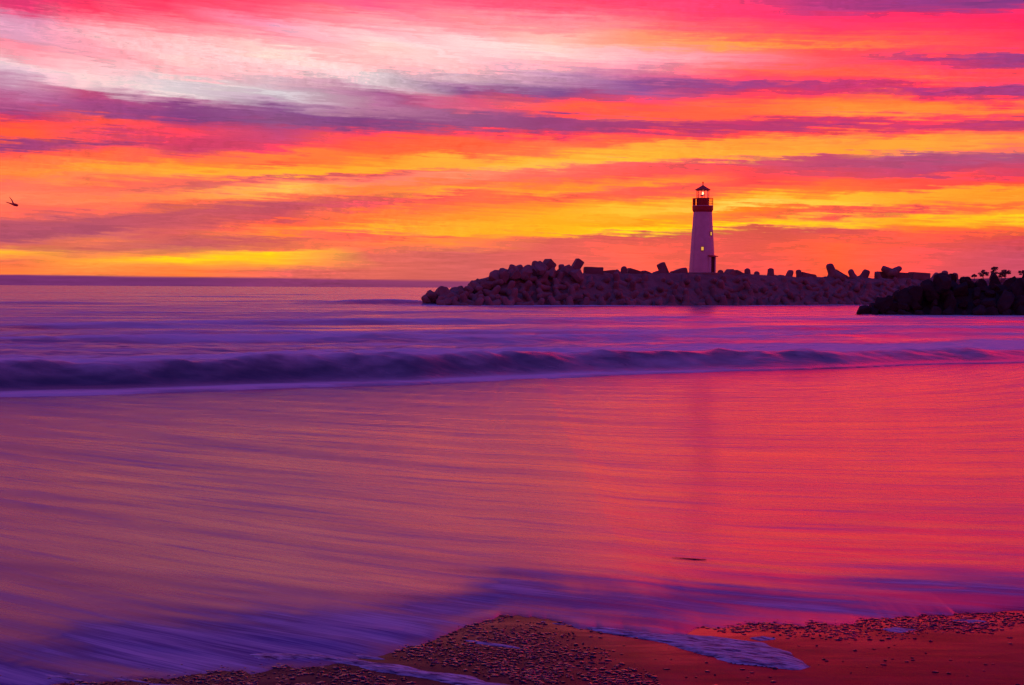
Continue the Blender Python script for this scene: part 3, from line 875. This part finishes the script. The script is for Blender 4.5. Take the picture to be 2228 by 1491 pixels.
def rock_mesh(seed, mat, cuts=9, name='boulder'):
    rg = np.random.default_rng(seed)
    bm = bmesh.new()
    bmesh.ops.create_icosphere(bm, subdivisions=4, radius=1.0)
    pl = []
    for _ in range(cuts):
        d = rg.normal(size=3)
        d /= np.linalg.norm(d)
        pl.append((Vector(d), rg.uniform(0.45, 0.78)))
    ph = rg.uniform(0, 6, 9)
    for v in bm.verts:
        for d, h in pl:
            e = v.co.dot(d) - h
            if e > 0:
                v.co -= d * e * 0.92
        c = v.co.copy()
        v.co += c.normalized() * (0.05 * math.sin(4 * c.x + ph[0]) * math.sin(5 * c.y + ph[1]) + 0.03 * math.sin(11 * c.z + ph[2]) * math.sin(9 * c.x + ph[3]))
    me = bpy.data.meshes.new(name)
    bm.to_mesh(me)
    bm.free()
    me.materials.append(mat)
    return me


CBOULD = [rock_mesh(100 + s, M['concrete'], 8) for s in range(4)]
JBOULD = [rock_mesh(200 + s, M['rock'], 11) for s in range(6)]


def put_boulder(meshes, loc, sc, label, group, rot=None):
    o = bpy.data.objects.new('boulder', random.choice(meshes))
    o.location = loc
    o.rotation_euler = rot or (random.uniform(0, 6), random.uniform(0, 6), random.uniform(0, 6))
    o.scale = sc
    C.objects.link(o)
    tag(o, label, 'boulder', group)
    return o


# units packed on the seaward face
for row, (of, fr0) in enumerate([(0.0, 0.02), (1.8, 0.24), (3.5, 0.50), (5.0, 0.70)]):
    k = K_TIP + 2.0 + row * 1.1
    while k < 118:
        c = crest(k)
        if c > 0.6 and (row < 3 or c > 2.0):
            p = QA + AX * k + NB * (of + random.uniform(-0.4, 0.4))
            zz = c * fr0 + random.uniform(-0.15, 0.25)
            put_tetra((p.x, p.y, zz), (random.uniform(0, 6.3), random.uniform(0, 6.3), random.uniform(0, 6.3)), random.uniform(0.72, 0.9),
                      'grey concrete tetrapod packed among others on the breakwater face below the crest', 'tetrapods packed on the breakwater face')
        k += random.uniform(2.3, 2.9)


def leg_up(theta, spin):
    """turn a tetrapod so one leg points theta (to the right of up) in the plane across the view"""
    q = Vector((math.sin(theta), 0, math.cos(theta))).to_track_quat('Z', 'Y').to_matrix()
    return (q @ Matrix.Rotation(spin, 3, 'Z')).to_euler()


def crest_tetra(px, py, size_px, lean, spin, label, off=7.0):
    """one leg of the unit breaks the skyline at the given bearing"""
    k, p = axis_at(px, off)
    P = at_depth(px, py, p.y)
    sc = size_px / FPX * p.y / 1.04            # leg tip diameter
    th = math.radians(lean)
    tip = Vector((math.sin(th), 0, math.cos(th))) * 1.75 * sc
    top = 0.5 * sc * abs(math.sin(th))
    put_tetra((P.x - tip.x, P.y, P.z - tip.z - top), leg_up(th, spin), sc, label, None)


# skyline of the crest, left to right
for px, py, dia, lean, spin, lab in [
    (1129, 576, 17, -10, 0.3, 'rounded concrete tetrapod on the left shoulder of the breakwater head'),
    (1100, 585, 15, -25, 1.2, 'concrete tetrapod partway down the sloping left end of the breakwater'),
    (1165, 568, 15, 5, 0.8, 'round topped concrete tetrapod just left of the sharp peak on the breakwater head'),
    (1149, 575, 13, -15, 2.0, 'small round tetrapod leg between two larger ones on the breakwater head'),
    (1206, 571, 10, 20, 0.4, 'small concrete tetrapod leg directly right of the sharp peak on the breakwater head'),
    (1221, 575, 13, -10, 1.5, 'low rounded tetrapod right of the peak on the breakwater head'),
    (1358, 580, 14, 6, 0.2, 'concrete tetrapod with a rounded stub halfway between the flat block and the lighthouse'),
    (1339, 585, 13, -35, 1.0, 'low tetrapod just left of the rounded stub on the breakwater crest'),
    (1569, 587, 13, 15, 0.9, 'small round tetrapod leg just right of the lighthouse door'),
    (1626, 586, 14, -3, 0.5, 'dome topped tetrapod leg, second from the lighthouse on its right'),
    (1647, 592, 13, 6, 1.4, 'low dome shaped tetrapod leg beside a taller dome right of the lighthouse'),
    (1677, 586, 15, 0, 0.1, 'isolated upright tetrapod leg standing alone on the low crest right of the lighthouse'),
    (1721, 586, 14, 20, 1.9, 'tetrapod leg leaning right on the crest midway between lighthouse and near jetty'),
    (1737, 588, 13, -10, 0.6, 'pale round tetrapod leg beside a darker leaning one on the right crest'),
    (1773, 596, 11, 30, 2.2, 'low small tetrapod leg just left of the tallest tetrapod on the right crest'),
    (1804, 572, 17, -22, 0.55, 'tallest tetrapod on the right crest with one thick leg raised to the left'),
    (1887, 585, 16, 28, 1.1, 'tetrapod with a leg leaning right beside the V shaped tetrapod'),
    (1907, 590, 12, -20, 0.4, 'small round tetrapod leg tucked against the V shaped tetrapod'),
    (1850, 586, 14, -25, 2.4, 'tetrapod lying low just right of the tallest tetrapod on the right crest'),
    (2040, 592, 13, 30, 0.7, 'flat lying tetrapod with a slanted leg near the tip of the dark jetty'),
    (2056, 591, 15, 4, 1.3, 'round ended tetrapod leg above the dark jetty, second from the end of the crest'),
    (2078, 595, 14, 0, 1.8, 'last round tetrapod leg on the crest above the dark jetty'),
    (1001, 622, 14, -8, 0.2, 'round tetrapod low on the sloping left end of the breakwater'),
    (1059, 605, 12, 30, 0.5, 'tetrapod lying midway up the sloping left end of the breakwater')]:
    crest_tetra(px, py, dia, lean, spin, lab)
# the V: two legs raised
k, p = axis_at(1941, 7.0)
P = at_depth(1941, 594.5, p.y)
Vv = 1.1
o = put_tetra((P.x, P.y, P.z), (0, 0, 0), Vv, 'large V shaped tetrapod with two legs raised on the right crest', None)
o.rotation_euler = (Matrix.Rotation(math.radians(90), 3, 'X') @ Matrix.Rotation(math.radians(30), 3, 'Z')).to_euler()


def crest_block(px, py_top, w_px, h_px, rot_deg, yaw, label, off=7.0, depth=1.6):
    k, p = axis_at(px, off)
    s = p.y / FPX
    w, h = w_px * s, h_px * s
    a = math.radians(rot_deg)
    P = at_depth(px, py_top, p.y)
    half = 0.5 * (abs(w * math.sin(a)) + abs(h * math.cos(a)))
    bm = bmesh.new()
    add_box(bm, 0, 0, 0, w, depth, h)
    bmesh.ops.bevel(bm, geom=bm.edges[:], offset=0.07, segments=2, affect='EDGES')
    bmesh.ops.subdivide_edges(bm, edges=bm.edges[:], cuts=2, use_grid_fill=True)
    for v in bm.verts:
        v.co += Vector((math.sin(v.co.z * 7 + px), math.sin(v.co.x * 6), math.sin(v.co.x * 5 + px))) * 0.02
    o = bm_obj('concrete_block', bm, M['concrete'])
    o.location = (P.x, P.y, P.z - half)
    o.rotation_euler = (0, a, yaw)
    tag(o, label, 'block')


crest_block(1253, 562, 17, 38, 32, 0.2, 'tilted square concrete block leaning right on the crest left of the flat block')
crest_block(1291, 581, 40, 26, 1, 0.15, 'wide flat topped concrete block on the crest left of the lighthouse')
crest_block(1446, 570, 16, 44, -24, 0.1, 'tall tilted concrete block leaning left near the lighthouse')
crest_block(1436, 585, 26, 15, -18, 0.2, 'slab tilted up to the right below the tall tilted block')
crest_block(1478, 582, 32, 18, -17, 0.3, 'slab lying between the tall tilted block and the lighthouse')
crest_block(1193, 563, 21, 21, 42, 0.6, 'square block standing on its corner as the sharp peak of the breakwater head')
crest_block(1381, 583, 34, 16, 16, 0.2, 'slab tilted down to the right between the rounded stub and the tall block')
crest_block(1410, 588, 30, 16, 24, 0.3, 'lower slab sloping down to the right in the dip before the tall block')
crest_block(1325, 587, 26, 14, -6, 0.2, 'low flat slab right beside the wide flat topped block')
crest_block(1588, 585, 18, 18, 48, 0.6, 'block set corner up on the crest right of the lighthouse door')
crest_block(1606, 587, 26, 14, 22, 0.4, 'slab sloping down to the right of the corner up block')
crest_block(1755, 592, 34, 14, 10, 0.3, 'low slab sloping right beside the pale round tetrapod leg')
crest_block(1826, 586, 40, 18, 26, 0.3, 'long slab sloping down from the tallest tetrapod')
crest_block(1940, 591, 72, 22, 2, 0.2, 'low slab wedged under the V shaped tetrapod', 8.6)
crest_block(2000, 592, 44, 16, 3, 0.3, 'long low slab right of the V shaped tetrapod')
for px, py, r, lab in [(928, 645, 0.75, 'lowest boulder at the very tip of the breakwater in the water'), (942, 635, 1.1, 'round boulder second from the tip of the breakwater'),
                       (962, 630, 1.35, 'pointed boulder third from the tip of the breakwater'), (985, 633, 1.0, 'low boulder in the notch right of the pointed boulder at the tip'),
                       (1021, 624, 1.1, 'small boulder beside the round tetrapod low on the left slope'), (1036, 613, 1.3, 'squarish boulder on the first step of the left slope'),
                       (1050, 611, 1.1, 'flat boulder on the second step of the left slope'), (1083, 593, 1.5, 'sloping boulder midway up the left slope of the breakwater'),
                       (1094, 587, 1.2, 'boulder under the higher shoulder of the left slope'), (1115, 583, 1.3, 'boulder between two tetrapods on the left shoulder'),
                       (1180, 573, 1.4, 'boulder on the left flank of the sharp peak'), (1235, 577, 1.1, 'boulder at the foot of the leaning square block')]:
    k, p = axis_at(px, 6.0)
    P = at_depth(px, py, p.y)
    put_boulder(CBOULD, (P.x, P.y, P.z - r * 0.72), (r * 1.05, r, r * 0.95), lab, None)

# loose boulders along the sloping shoulder
for px in range(965, 1260, 13):
    k, p = axis_at(px + random.uniform(-4, 4), random.uniform(4.0, 7.5))
    r = random.uniform(0.8, 1.3)
    put_boulder(CBOULD, (p.x, p.y, crest(k) - 0.35 * r), (r, r * 0.9, r * 0.85), 'rough boulder on the sloping left shoulder of the breakwater', 'boulders on the left shoulder of the breakwater')

# ------------------------------------------------------------------ near jetty of dark rock
JA = Vector((*hit_sea(1866, 687), 0))
JB = Vector((66.0, 139.0, 0))
JX = (JB - JA).normalized()
JN = Vector((-JX.y, JX.x, 0))
JL = (JB - JA).length + 8
JPX = [(1858, 0.0), (1880, 0.6), (1905, 1.0), (1925, 1.5), (1960, 2.2), (1990, 2.6), (2020, 2.9), (2045, 3.4), (2080, 3.8), (2110, 3.9), (2150, 3.75), (2190, 3.9), (2228, 4.15), (2400, 4.4), (2600, 4.4)]


def jaxis(px, off):
    d = ray(px, 640)
    r = d.x / d.y
    q = JA + JN * off
    k = (r * q.y - q.x) / (JX.x - r * JX.y)
    return k


jk = np.array([[jaxis(px, 3.5), z] for px, z in JPX])
ks = np.linspace(-1.0, JL, 120)
offs = np.linspace(-1.2, 9.5, 40)
KK, OO = np.meshgrid(ks, offs)
cz = np.interp(KK, jk[:, 0], jk[:, 1]) - 0.7
prof = np.clip(np.where(OO < 3.5, OO / 3.5, np.where(OO < 6, 1.0, 1 - (OO - 6) / 3.5)), -0.3, 1)
Zc = cz * prof + 0.5 * (fbm(KK * 0.9, OO * 0.9, 95) - 0.6)
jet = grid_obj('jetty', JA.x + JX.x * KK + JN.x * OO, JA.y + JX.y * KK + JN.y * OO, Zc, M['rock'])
tag(jet, 'dark low rock jetty entering from the right in front of the breakwater', 'jetty')
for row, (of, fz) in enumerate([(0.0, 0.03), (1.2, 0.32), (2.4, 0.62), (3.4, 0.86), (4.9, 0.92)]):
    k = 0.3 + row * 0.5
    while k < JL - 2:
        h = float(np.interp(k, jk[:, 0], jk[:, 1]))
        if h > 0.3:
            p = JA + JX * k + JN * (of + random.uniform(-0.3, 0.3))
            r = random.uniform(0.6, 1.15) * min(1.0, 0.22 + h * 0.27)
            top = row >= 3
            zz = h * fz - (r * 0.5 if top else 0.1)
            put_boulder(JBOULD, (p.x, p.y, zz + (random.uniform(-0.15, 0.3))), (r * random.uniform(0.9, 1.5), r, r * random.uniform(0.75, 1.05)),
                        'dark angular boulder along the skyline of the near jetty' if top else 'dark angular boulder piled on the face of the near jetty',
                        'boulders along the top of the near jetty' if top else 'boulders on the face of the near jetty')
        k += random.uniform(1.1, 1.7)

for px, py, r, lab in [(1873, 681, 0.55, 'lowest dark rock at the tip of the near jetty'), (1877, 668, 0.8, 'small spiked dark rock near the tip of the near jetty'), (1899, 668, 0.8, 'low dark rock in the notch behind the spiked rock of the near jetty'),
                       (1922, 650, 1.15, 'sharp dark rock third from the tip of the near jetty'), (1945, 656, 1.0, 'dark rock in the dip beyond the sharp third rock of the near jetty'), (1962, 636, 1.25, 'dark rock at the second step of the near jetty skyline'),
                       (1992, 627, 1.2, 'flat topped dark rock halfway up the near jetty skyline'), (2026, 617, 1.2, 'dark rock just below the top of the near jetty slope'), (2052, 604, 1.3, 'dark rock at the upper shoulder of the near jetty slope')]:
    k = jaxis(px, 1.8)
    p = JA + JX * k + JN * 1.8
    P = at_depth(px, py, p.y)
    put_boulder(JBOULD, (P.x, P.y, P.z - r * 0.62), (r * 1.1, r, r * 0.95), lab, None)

# ------------------------------------------------------------------ lighthouse
kL, pL = axis_at(1527.5, 9.0)
LD = pL.y
MPP = LD / FPX                                # metres per photo pixel there
base = at_depth(1527.5, 593, LD)
LH = empty('lighthouse', base)
tag(LH, 'white tapered lighthouse with a lit lantern on the breakwater', 'lighthouse')
hpx = lambda y: (593 - y) * MPP               # height above base for a photo row
r_base, r_top = 28.5 * MPP, 20.0 * MPP
bm = bmesh.new()
prof = [(r_base, -1.2)] + [(r_base + (r_top - r_base) * q, hpx(458) * q) for q in np.linspace(0, 1, 24)]
add_lathe(bm, prof, 64)
bm_obj('tower', bm, M['white_paint'], LH, True)
# plinth
bm = bmesh.new()
add_lathe(bm, [(r_base + 0.9, -1.6), (r_base + 0.9, -0.12), (r_base + 0.82, -0.04), (r_base + 0.05, -0.02)], 48)
bm_obj('plinth', bm, M['concrete'], LH)
# gallery: flared corbel and slab
bm = bmesh.new()
add_lathe(bm, [(r_top + 0.01, hpx(463)), (22.5 * MPP, hpx(458)), (22.7 * MPP, hpx(457.5)), (22.7 * MPP, hpx(450)), (22.2 * MPP, hpx(449.3)), (14 * MPP, hpx(449.2))], 48)
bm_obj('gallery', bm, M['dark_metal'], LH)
bm = bmesh.new()
add_lathe(bm, [(22.9 * MPP, hpx(449.6)), (22.9 * MPP, hpx(448.6)), (21.6 * MPP, hpx(448.5)), (21.6 * MPP, hpx(449.2))], 48, cap=False)
bm_obj('gallery_rim', bm, M['trim'], LH)
# railing
bm = bmesh.new()
nb = 28
rr = 22.0 * MPP
for i in range(nb):
    a = 2 * math.pi * i / nb
    add_tube(bm, [(rr * math.cos(a), rr * math.sin(a), hpx(449)), (rr * math.cos(a), rr * math.sin(a), hpx(433))], 0.022 if i % 4 else 0.04, 6)
for y in (433, 438.5, 444):
    add_tube(bm, [(rr * math.cos(2 * math.pi * i / 48), rr * math.sin(2 * math.pi * i / 48), hpx(y)) for i in range(49)], 0.04 if y == 433 else 0.02, 6)
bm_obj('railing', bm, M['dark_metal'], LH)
# steel cabinet on the left of the gallery
bm = bmesh.new()
add_box(bm, -19.2 * MPP, -0.1, hpx(441), 5.4 * MPP, 0.9, 16 * MPP)
bmesh.ops.bevel(bm, geom=bm.edges[:], offset=0.02, segments=1, affect='EDGES')
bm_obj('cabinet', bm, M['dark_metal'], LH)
# lantern room
bm = bmesh.new()
r_l = 14.0 * MPP
add_lathe(bm, [(r_l, hpx(449.2)), (r_l, hpx(433.6)), (r_l + 0.05, hpx(433.4)), (r_l + 0.05, hpx(432.4)), (r_l * 0.3, hpx(432.2))], 12)
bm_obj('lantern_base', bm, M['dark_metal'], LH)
ln = empty('lantern_room', (0, 0, 0))
ln.parent = LH
for i in range(6):
    a = 2 * math.pi * (i + 0.5) / 6 + 0.12
    bm = bmesh.new()
    rl = r_l * 0.97
    add_tube(bm, [(rl * math.cos(a), rl * math.sin(a), hpx(432.6)), (rl * math.cos(a), rl * math.sin(a), hpx(415.5))], 0.045, 6)
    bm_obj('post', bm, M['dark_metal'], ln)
bm = bmesh.new()
add_lathe(bm, [(r_l * 0.90, hpx(432.3)), (r_l * 0.90, hpx(415.6))], 24, cap=False)
bm_obj('glazing', bm, M['glass'], ln, True)
# lamp
bm = bmesh.new()
add_lathe(bm, [(0.10, hpx(432.1)), (0.05, hpx(431)), (0.045, hpx(426.4)), (0.06, hpx(425.8)), (0.12, hpx(425.6))], 16)
lp = bm_obj('lamp_stand', bm, M['dark_metal'], LH)
bm = bmesh.new()
add_lathe(bm, [(0.06, hpx(425.5)), (0.12, hpx(424.6)), (0.155, hpx(423)), (0.12, hpx(420)), (0.06, hpx(418.4))], 16)
bm_obj('lamp', bm, M['lamp'], lp, True)
# roof with finial
bm = bmesh.new()
add_lathe(bm, [(15.0 * MPP, hpx(415.4)), (16.8 * MPP, hpx(414.8)), (16.9 * MPP, hpx(413.6)), (16.4 * MPP, hpx(413.2)), (8 * MPP, hpx(408.2)), (2.2 * MPP, hpx(405.0)), (1.4 * MPP, hpx(404.6))], 12)
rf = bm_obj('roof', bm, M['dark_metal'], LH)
bm = bmesh.new()
add_lathe(bm, [(1.4 * MPP, hpx(404.8)), (0.8 * MPP, hpx(402.6)), (0.75 * MPP, hpx(401)), (1.3 * MPP, hpx(400.2)), (1.9 * MPP, hpx(398.6)), (1.5 * MPP, hpx(397.2)), (0.5 * MPP, hpx(396.4))], 14)
bm_obj('finial', bm, M['dark_metal'], rf, True)


def wall_frame(px, y):
    """position and outward direction on the tower wall facing the camera at a photo bearing and row"""
    z = hpx(y)
    r = r_base + (r_top - r_base) * z / hpx(458)
    xx = (px - 1527.5) * MPP
    a = math.asin(max(-1, min(1, xx / r)))
    return Vector((r * math.sin(a), -r * math.cos(a), z)), a


for px, y, w, h in [(1524.5, 542, 0.36, 0.52), (1543.3, 509.5, 0.34, 0.50)]:
    P, a = wall_frame(px, y)
    rot = Euler((0, 0, a))
    w_o = empty('window', P)
    w_o.rotation_euler = (0, 0, a)
    w_o.parent = LH
    bm = bmesh.new()
    t_ = 0.07
    add_box(bm, -w / 2 - t_ / 2, 0, 0, t_, 0.18, h + 2 * t_)
    add_box(bm, w / 2 + t_ / 2, 0, 0, t_, 0.18, h + 2 * t_)
    add_box(bm, 0, 0, h / 2 + t_ / 2, w, 0.17, t_)
    add_box(bm, 0, -0.02, -h / 2 - t_ / 2, w, 0.20, t_)
    bm_obj('frame', bm, M['dark_metal'], w_o)
    bm = bmesh.new()
    add_box(bm, 0, -0.045, 0, w - 0.004, 0.02, h - 0.004)
    bm_obj('pane', bm, M['lit_window'], w_o)
# door in a shallow porch
P, a = wall_frame(1546.5, 592)
a = 0.72
dr = empty('door', (r_base * 0.97 * math.sin(a), -r_base * 0.97 * math.cos(a), 0))
dr.rotation_euler = (0, 0, a)
dr.parent = LH
dh, dw = hpx(560), 0.95
bm = bmesh.new()
add_box(bm, 0, -0.02, dh / 2, dw, 0.12, dh)
bmesh.ops.bevel(bm, geom=bm.edges[:], offset=0.015, segments=1, affect='EDGES')
bm_obj('door_leaf', bm, M['door'], dr)
for s in (-1, 1):
    bm = bmesh.new()
    add_box(bm, s * (dw / 2 + 0.07), -0.10, dh / 2, 0.13, 0.36, dh + 0.02)
    bm_obj('jamb', bm, M['trim'], dr)
bm = bmesh.new()
add_box(bm, 0, -0.22, dh + 0.16, dw + 0.7, 0.75, 0.10, Euler((math.radians(14), 0, 0)))
add_box(bm, 0, -0.1, dh + 0.05, dw + 0.3, 0.3, 0.07)
bm_obj('hood', bm, M['dark_metal'], dr)
# added tube standing in for the bright edge line down the left side
bm = bmesh.new()
pts = []
for y in np.linspace(452, 592, 20):
    z = hpx(y)
    r = r_base + (r_top - r_base) * z / hpx(458) + 0.05
    aa = -math.radians(52)
    pts.append((r * math.sin(aa), -r * math.cos(aa), z))
add_tube(bm, pts, 0.035, 6)
bm_obj('edge_line_tube', bm, M['trim'], LH)


# ------------------------------------------------------------------ birds
def skin_mesh(name, verts, edges, radii, mat, parent=None, sub=2):
    me = bpy.data.meshes.new(name)
    me.from_pydata(verts, edges, [])
    ob = bpy.data.objects.new('tmp', me)
    C.objects.link(ob)
    ob.modifiers.new('k', 'SKIN')
    for v, r in zip(me.skin_vertices[0].data, radii):
        v.radius = r if isinstance(r, tuple) else (r, r)
    me.skin_vertices[0].data[0].use_root = True
    ob.modifiers.new('s', 'SUBSURF').levels = sub
    dg = bpy.context.evaluated_depsgraph_get()
    out = bpy.data.meshes.new_from_object(ob.evaluated_get(dg))
    bpy.data.objects.remove(ob)
    out.name = name
    out.materials.clear()
    out.materials.append(mat)
    out.polygons.foreach_set('use_smooth', [True] * len(out.polygons))
    return link(bpy.data.objects.new(name, out), parent)


# gull on the gallery rail, tail to the left, head to the right
gp = LH.location + Vector(((1524 - 1527.5) * MPP, -rr, hpx(432.4)))
gull = empty('gull', gp)
tag(gull, 'grey gull standing on the lighthouse gallery rail in front of the lamp', 'gull')
sc_g = 1.15
vs = [(-0.02, 0, 0.30), (0.12, 0, 0.345), (0.21, 0, 0.42), (0.27, 0, 0.47), (0.34, 0, 0.46), (-0.16, 0, 0.265), (-0.30, 0, 0.25), (-0.42, 0, 0.25),
      (0.0, 0.05, 0.2), (0.02, 0.05, 0.02), (0.0, -0.05, 0.2), (0.02, -0.05, 0.02)]
es = [(0, 1), (1, 2), (2, 3), (3, 4), (0, 5), (5, 6), (6, 7), (0, 8), (8, 9), (0, 10), (10, 11)]
rad = [0.11, 0.09, 0.06, 0.062, 0.012, 0.09, 0.055, 0.018, 0.025, 0.012, 0.025, 0.012]
skin_mesh('body', [tuple(c * sc_g for c in v) for v in vs], es, rad, M['gull'], gull)
# gull in flight, far left
bp = at_depth(34, 447, 34.0)
bird = empty('bird', bp)
tag(bird, 'small dark bird gliding in the sky at the far left edge', 'bird')
u = 34.0 / FPX
vs = [(0, 0, 0), (3.5 * u, 0.02, 0.3 * u), (5.5 * u, 0.03, 1.0 * u), (-3 * u, -0.02, 1.2 * u), (-7 * u, -0.05, 2.4 * u),
      (-9 * u, 0.10, 6 * u), (-15 * u, 0.22, 12 * u), (-23 * u, 0.30, 20 * u), (-5 * u, -0.18, 3 * u), (-9 * u, -0.38, 5 * u)]
es = [(0, 1), (1, 2), (0, 3), (3, 4), (3, 5), (5, 6), (6, 7), (3, 8), (8, 9)]
rad = [3.2 * u, 2.2 * u, 0.8 * u, 2.6 * u, 1.0 * u, 1.7 * u, 1.3 * u, 0.5 * u, 1.6 * u, 0.6 * u]
skin_mesh('body', vs, es, rad, M['dark_metal'], bird)

# ------------------------------------------------------------------ headland and trees beyond the jetty
HD = 900.0
gx = np.linspace(285, 640, 90)
gyo = np.linspace(-60, 160, 40)
X, Yo = np.meshgrid(gx, gyo)
hh = np.interp(X, [280, 300, 330, 420, 640], [-1.5, 9.0, 11.3, 13.0, 17.0])
pr = np.clip((Yo + 60) / 40, 0, 1) ** 0.6
Z = hh * pr + 1.2 * (fbm(X * 0.06, Yo * 0.06, 131) - 0.5) - 0.5
structure(grid_obj('headland', X, HD + Yo, Z, M['scrub']))


def make_tree(px, py_base, py_top, w_px, style, label, lean=0.0):
    B = at_depth(px, py_base, HD)
    s = HD / FPX
    H = (py_base - py_top) * s
    W = w_px * s
    root = empty('tree', B)
    tag(root, label, 'tree', 'trees on the far headland')
    rg = np.random.default_rng(int(px))
    bm = bmesh.new()
    tr = 0.06 * H + 0.08
    add_tube(bm, [(0, 0, -2.0), (lean * 0.2, 0, H * 0.3), (lean * 0.6, 0.1, H * 0.6), (lean, 0, H * 0.88)], [tr, tr * 0.8, tr * 0.6, tr * 0.25], 8)
    cl = []
    nl = 9
    for i in range(nl):
        a = 2 * math.pi * i / nl + rg.uniform(-0.3, 0.3)
        zf = {'flat': rg.uniform(0.4, 0.95), 'round': rg.uniform(0.1, 0.85), 'airy': rg.uniform(0.2, 0.95)}[style]
        rr_ = W * 0.5 * rg.uniform(0.45, 0.95) * (1.0 if style != 'airy' else 0.9)
        tipp = Vector((lean * zf + rr_ * math.cos(a), rr_ * math.sin(a), H * zf))
        st_ = Vector((lean * zf * 0.7, 0, H * zf * 0.68))
        add_tube(bm, [st_, (st_ + tipp) / 2 + Vector((0, 0, 0.1)), tipp], [tr * 0.4, tr * 0.28, tr * 0.12], 6)
        cl.append((tipp, W * rg.uniform(0.18, 0.32)))
    cl.append((Vector((lean, 0, H * 0.94)), W * 0.2))
    cl.append((Vector((lean * 0.6, 0, H * 0.62)), W * 0.34))
    bm_obj('trunk', bm, M['bark'], root)
    V, Fq = [], []
    for c, r in cl:
        for _ in range(110):
            d = rg.normal(size=3)
            d = d / np.linalg.norm(d) * r * rg.uniform(0.3, 1.0)
            d[2] *= 0.55
            q = np.array(c) + d
            n1 = rg.normal(size=3)
            n1 /= np.linalg.norm(n1)
            n2 = np.cross(n1, rg.normal(size=3))
            n2 /= np.linalg.norm(n2)
            z_ = rg.uniform(0.14, 0.32)
            b = len(V)
            V += [q - n1 * z_ - n2 * z_ * 0.6, q + n1 * z_ - n2 * z_ * 0.6, q + n1 * z_ * 0.7 + n2 * z_ * 0.6, q - n1 * z_ * 0.7 + n2 * z_ * 0.6]
            Fq.append((b, b + 1, b + 2, b + 3))
    mesh_obj('crown', [tuple(v) for v in V], Fq, M['leaf'], root)


make_tree(2139, 602, 588, 20, 'round', 'low bushy tree, leftmost on the far headland')
make_tree(2162, 601, 581, 16, 'airy', 'tallest slender airy tree on the far headland', 0.3)
make_tree(2187, 601, 588, 19, 'flat', 'flat topped tree right of the tallest slender one on the far headland')
make_tree(2180, 603, 594, 18, 'round', 'low rounded bush beneath the flat topped tree')
make_tree(2226, 600, 589, 18, 'round', 'rounded tree at the far right edge on the headland')
make_tree(2120, 603, 597, 10, 'round', 'small shrub at the left foot of the far headland')
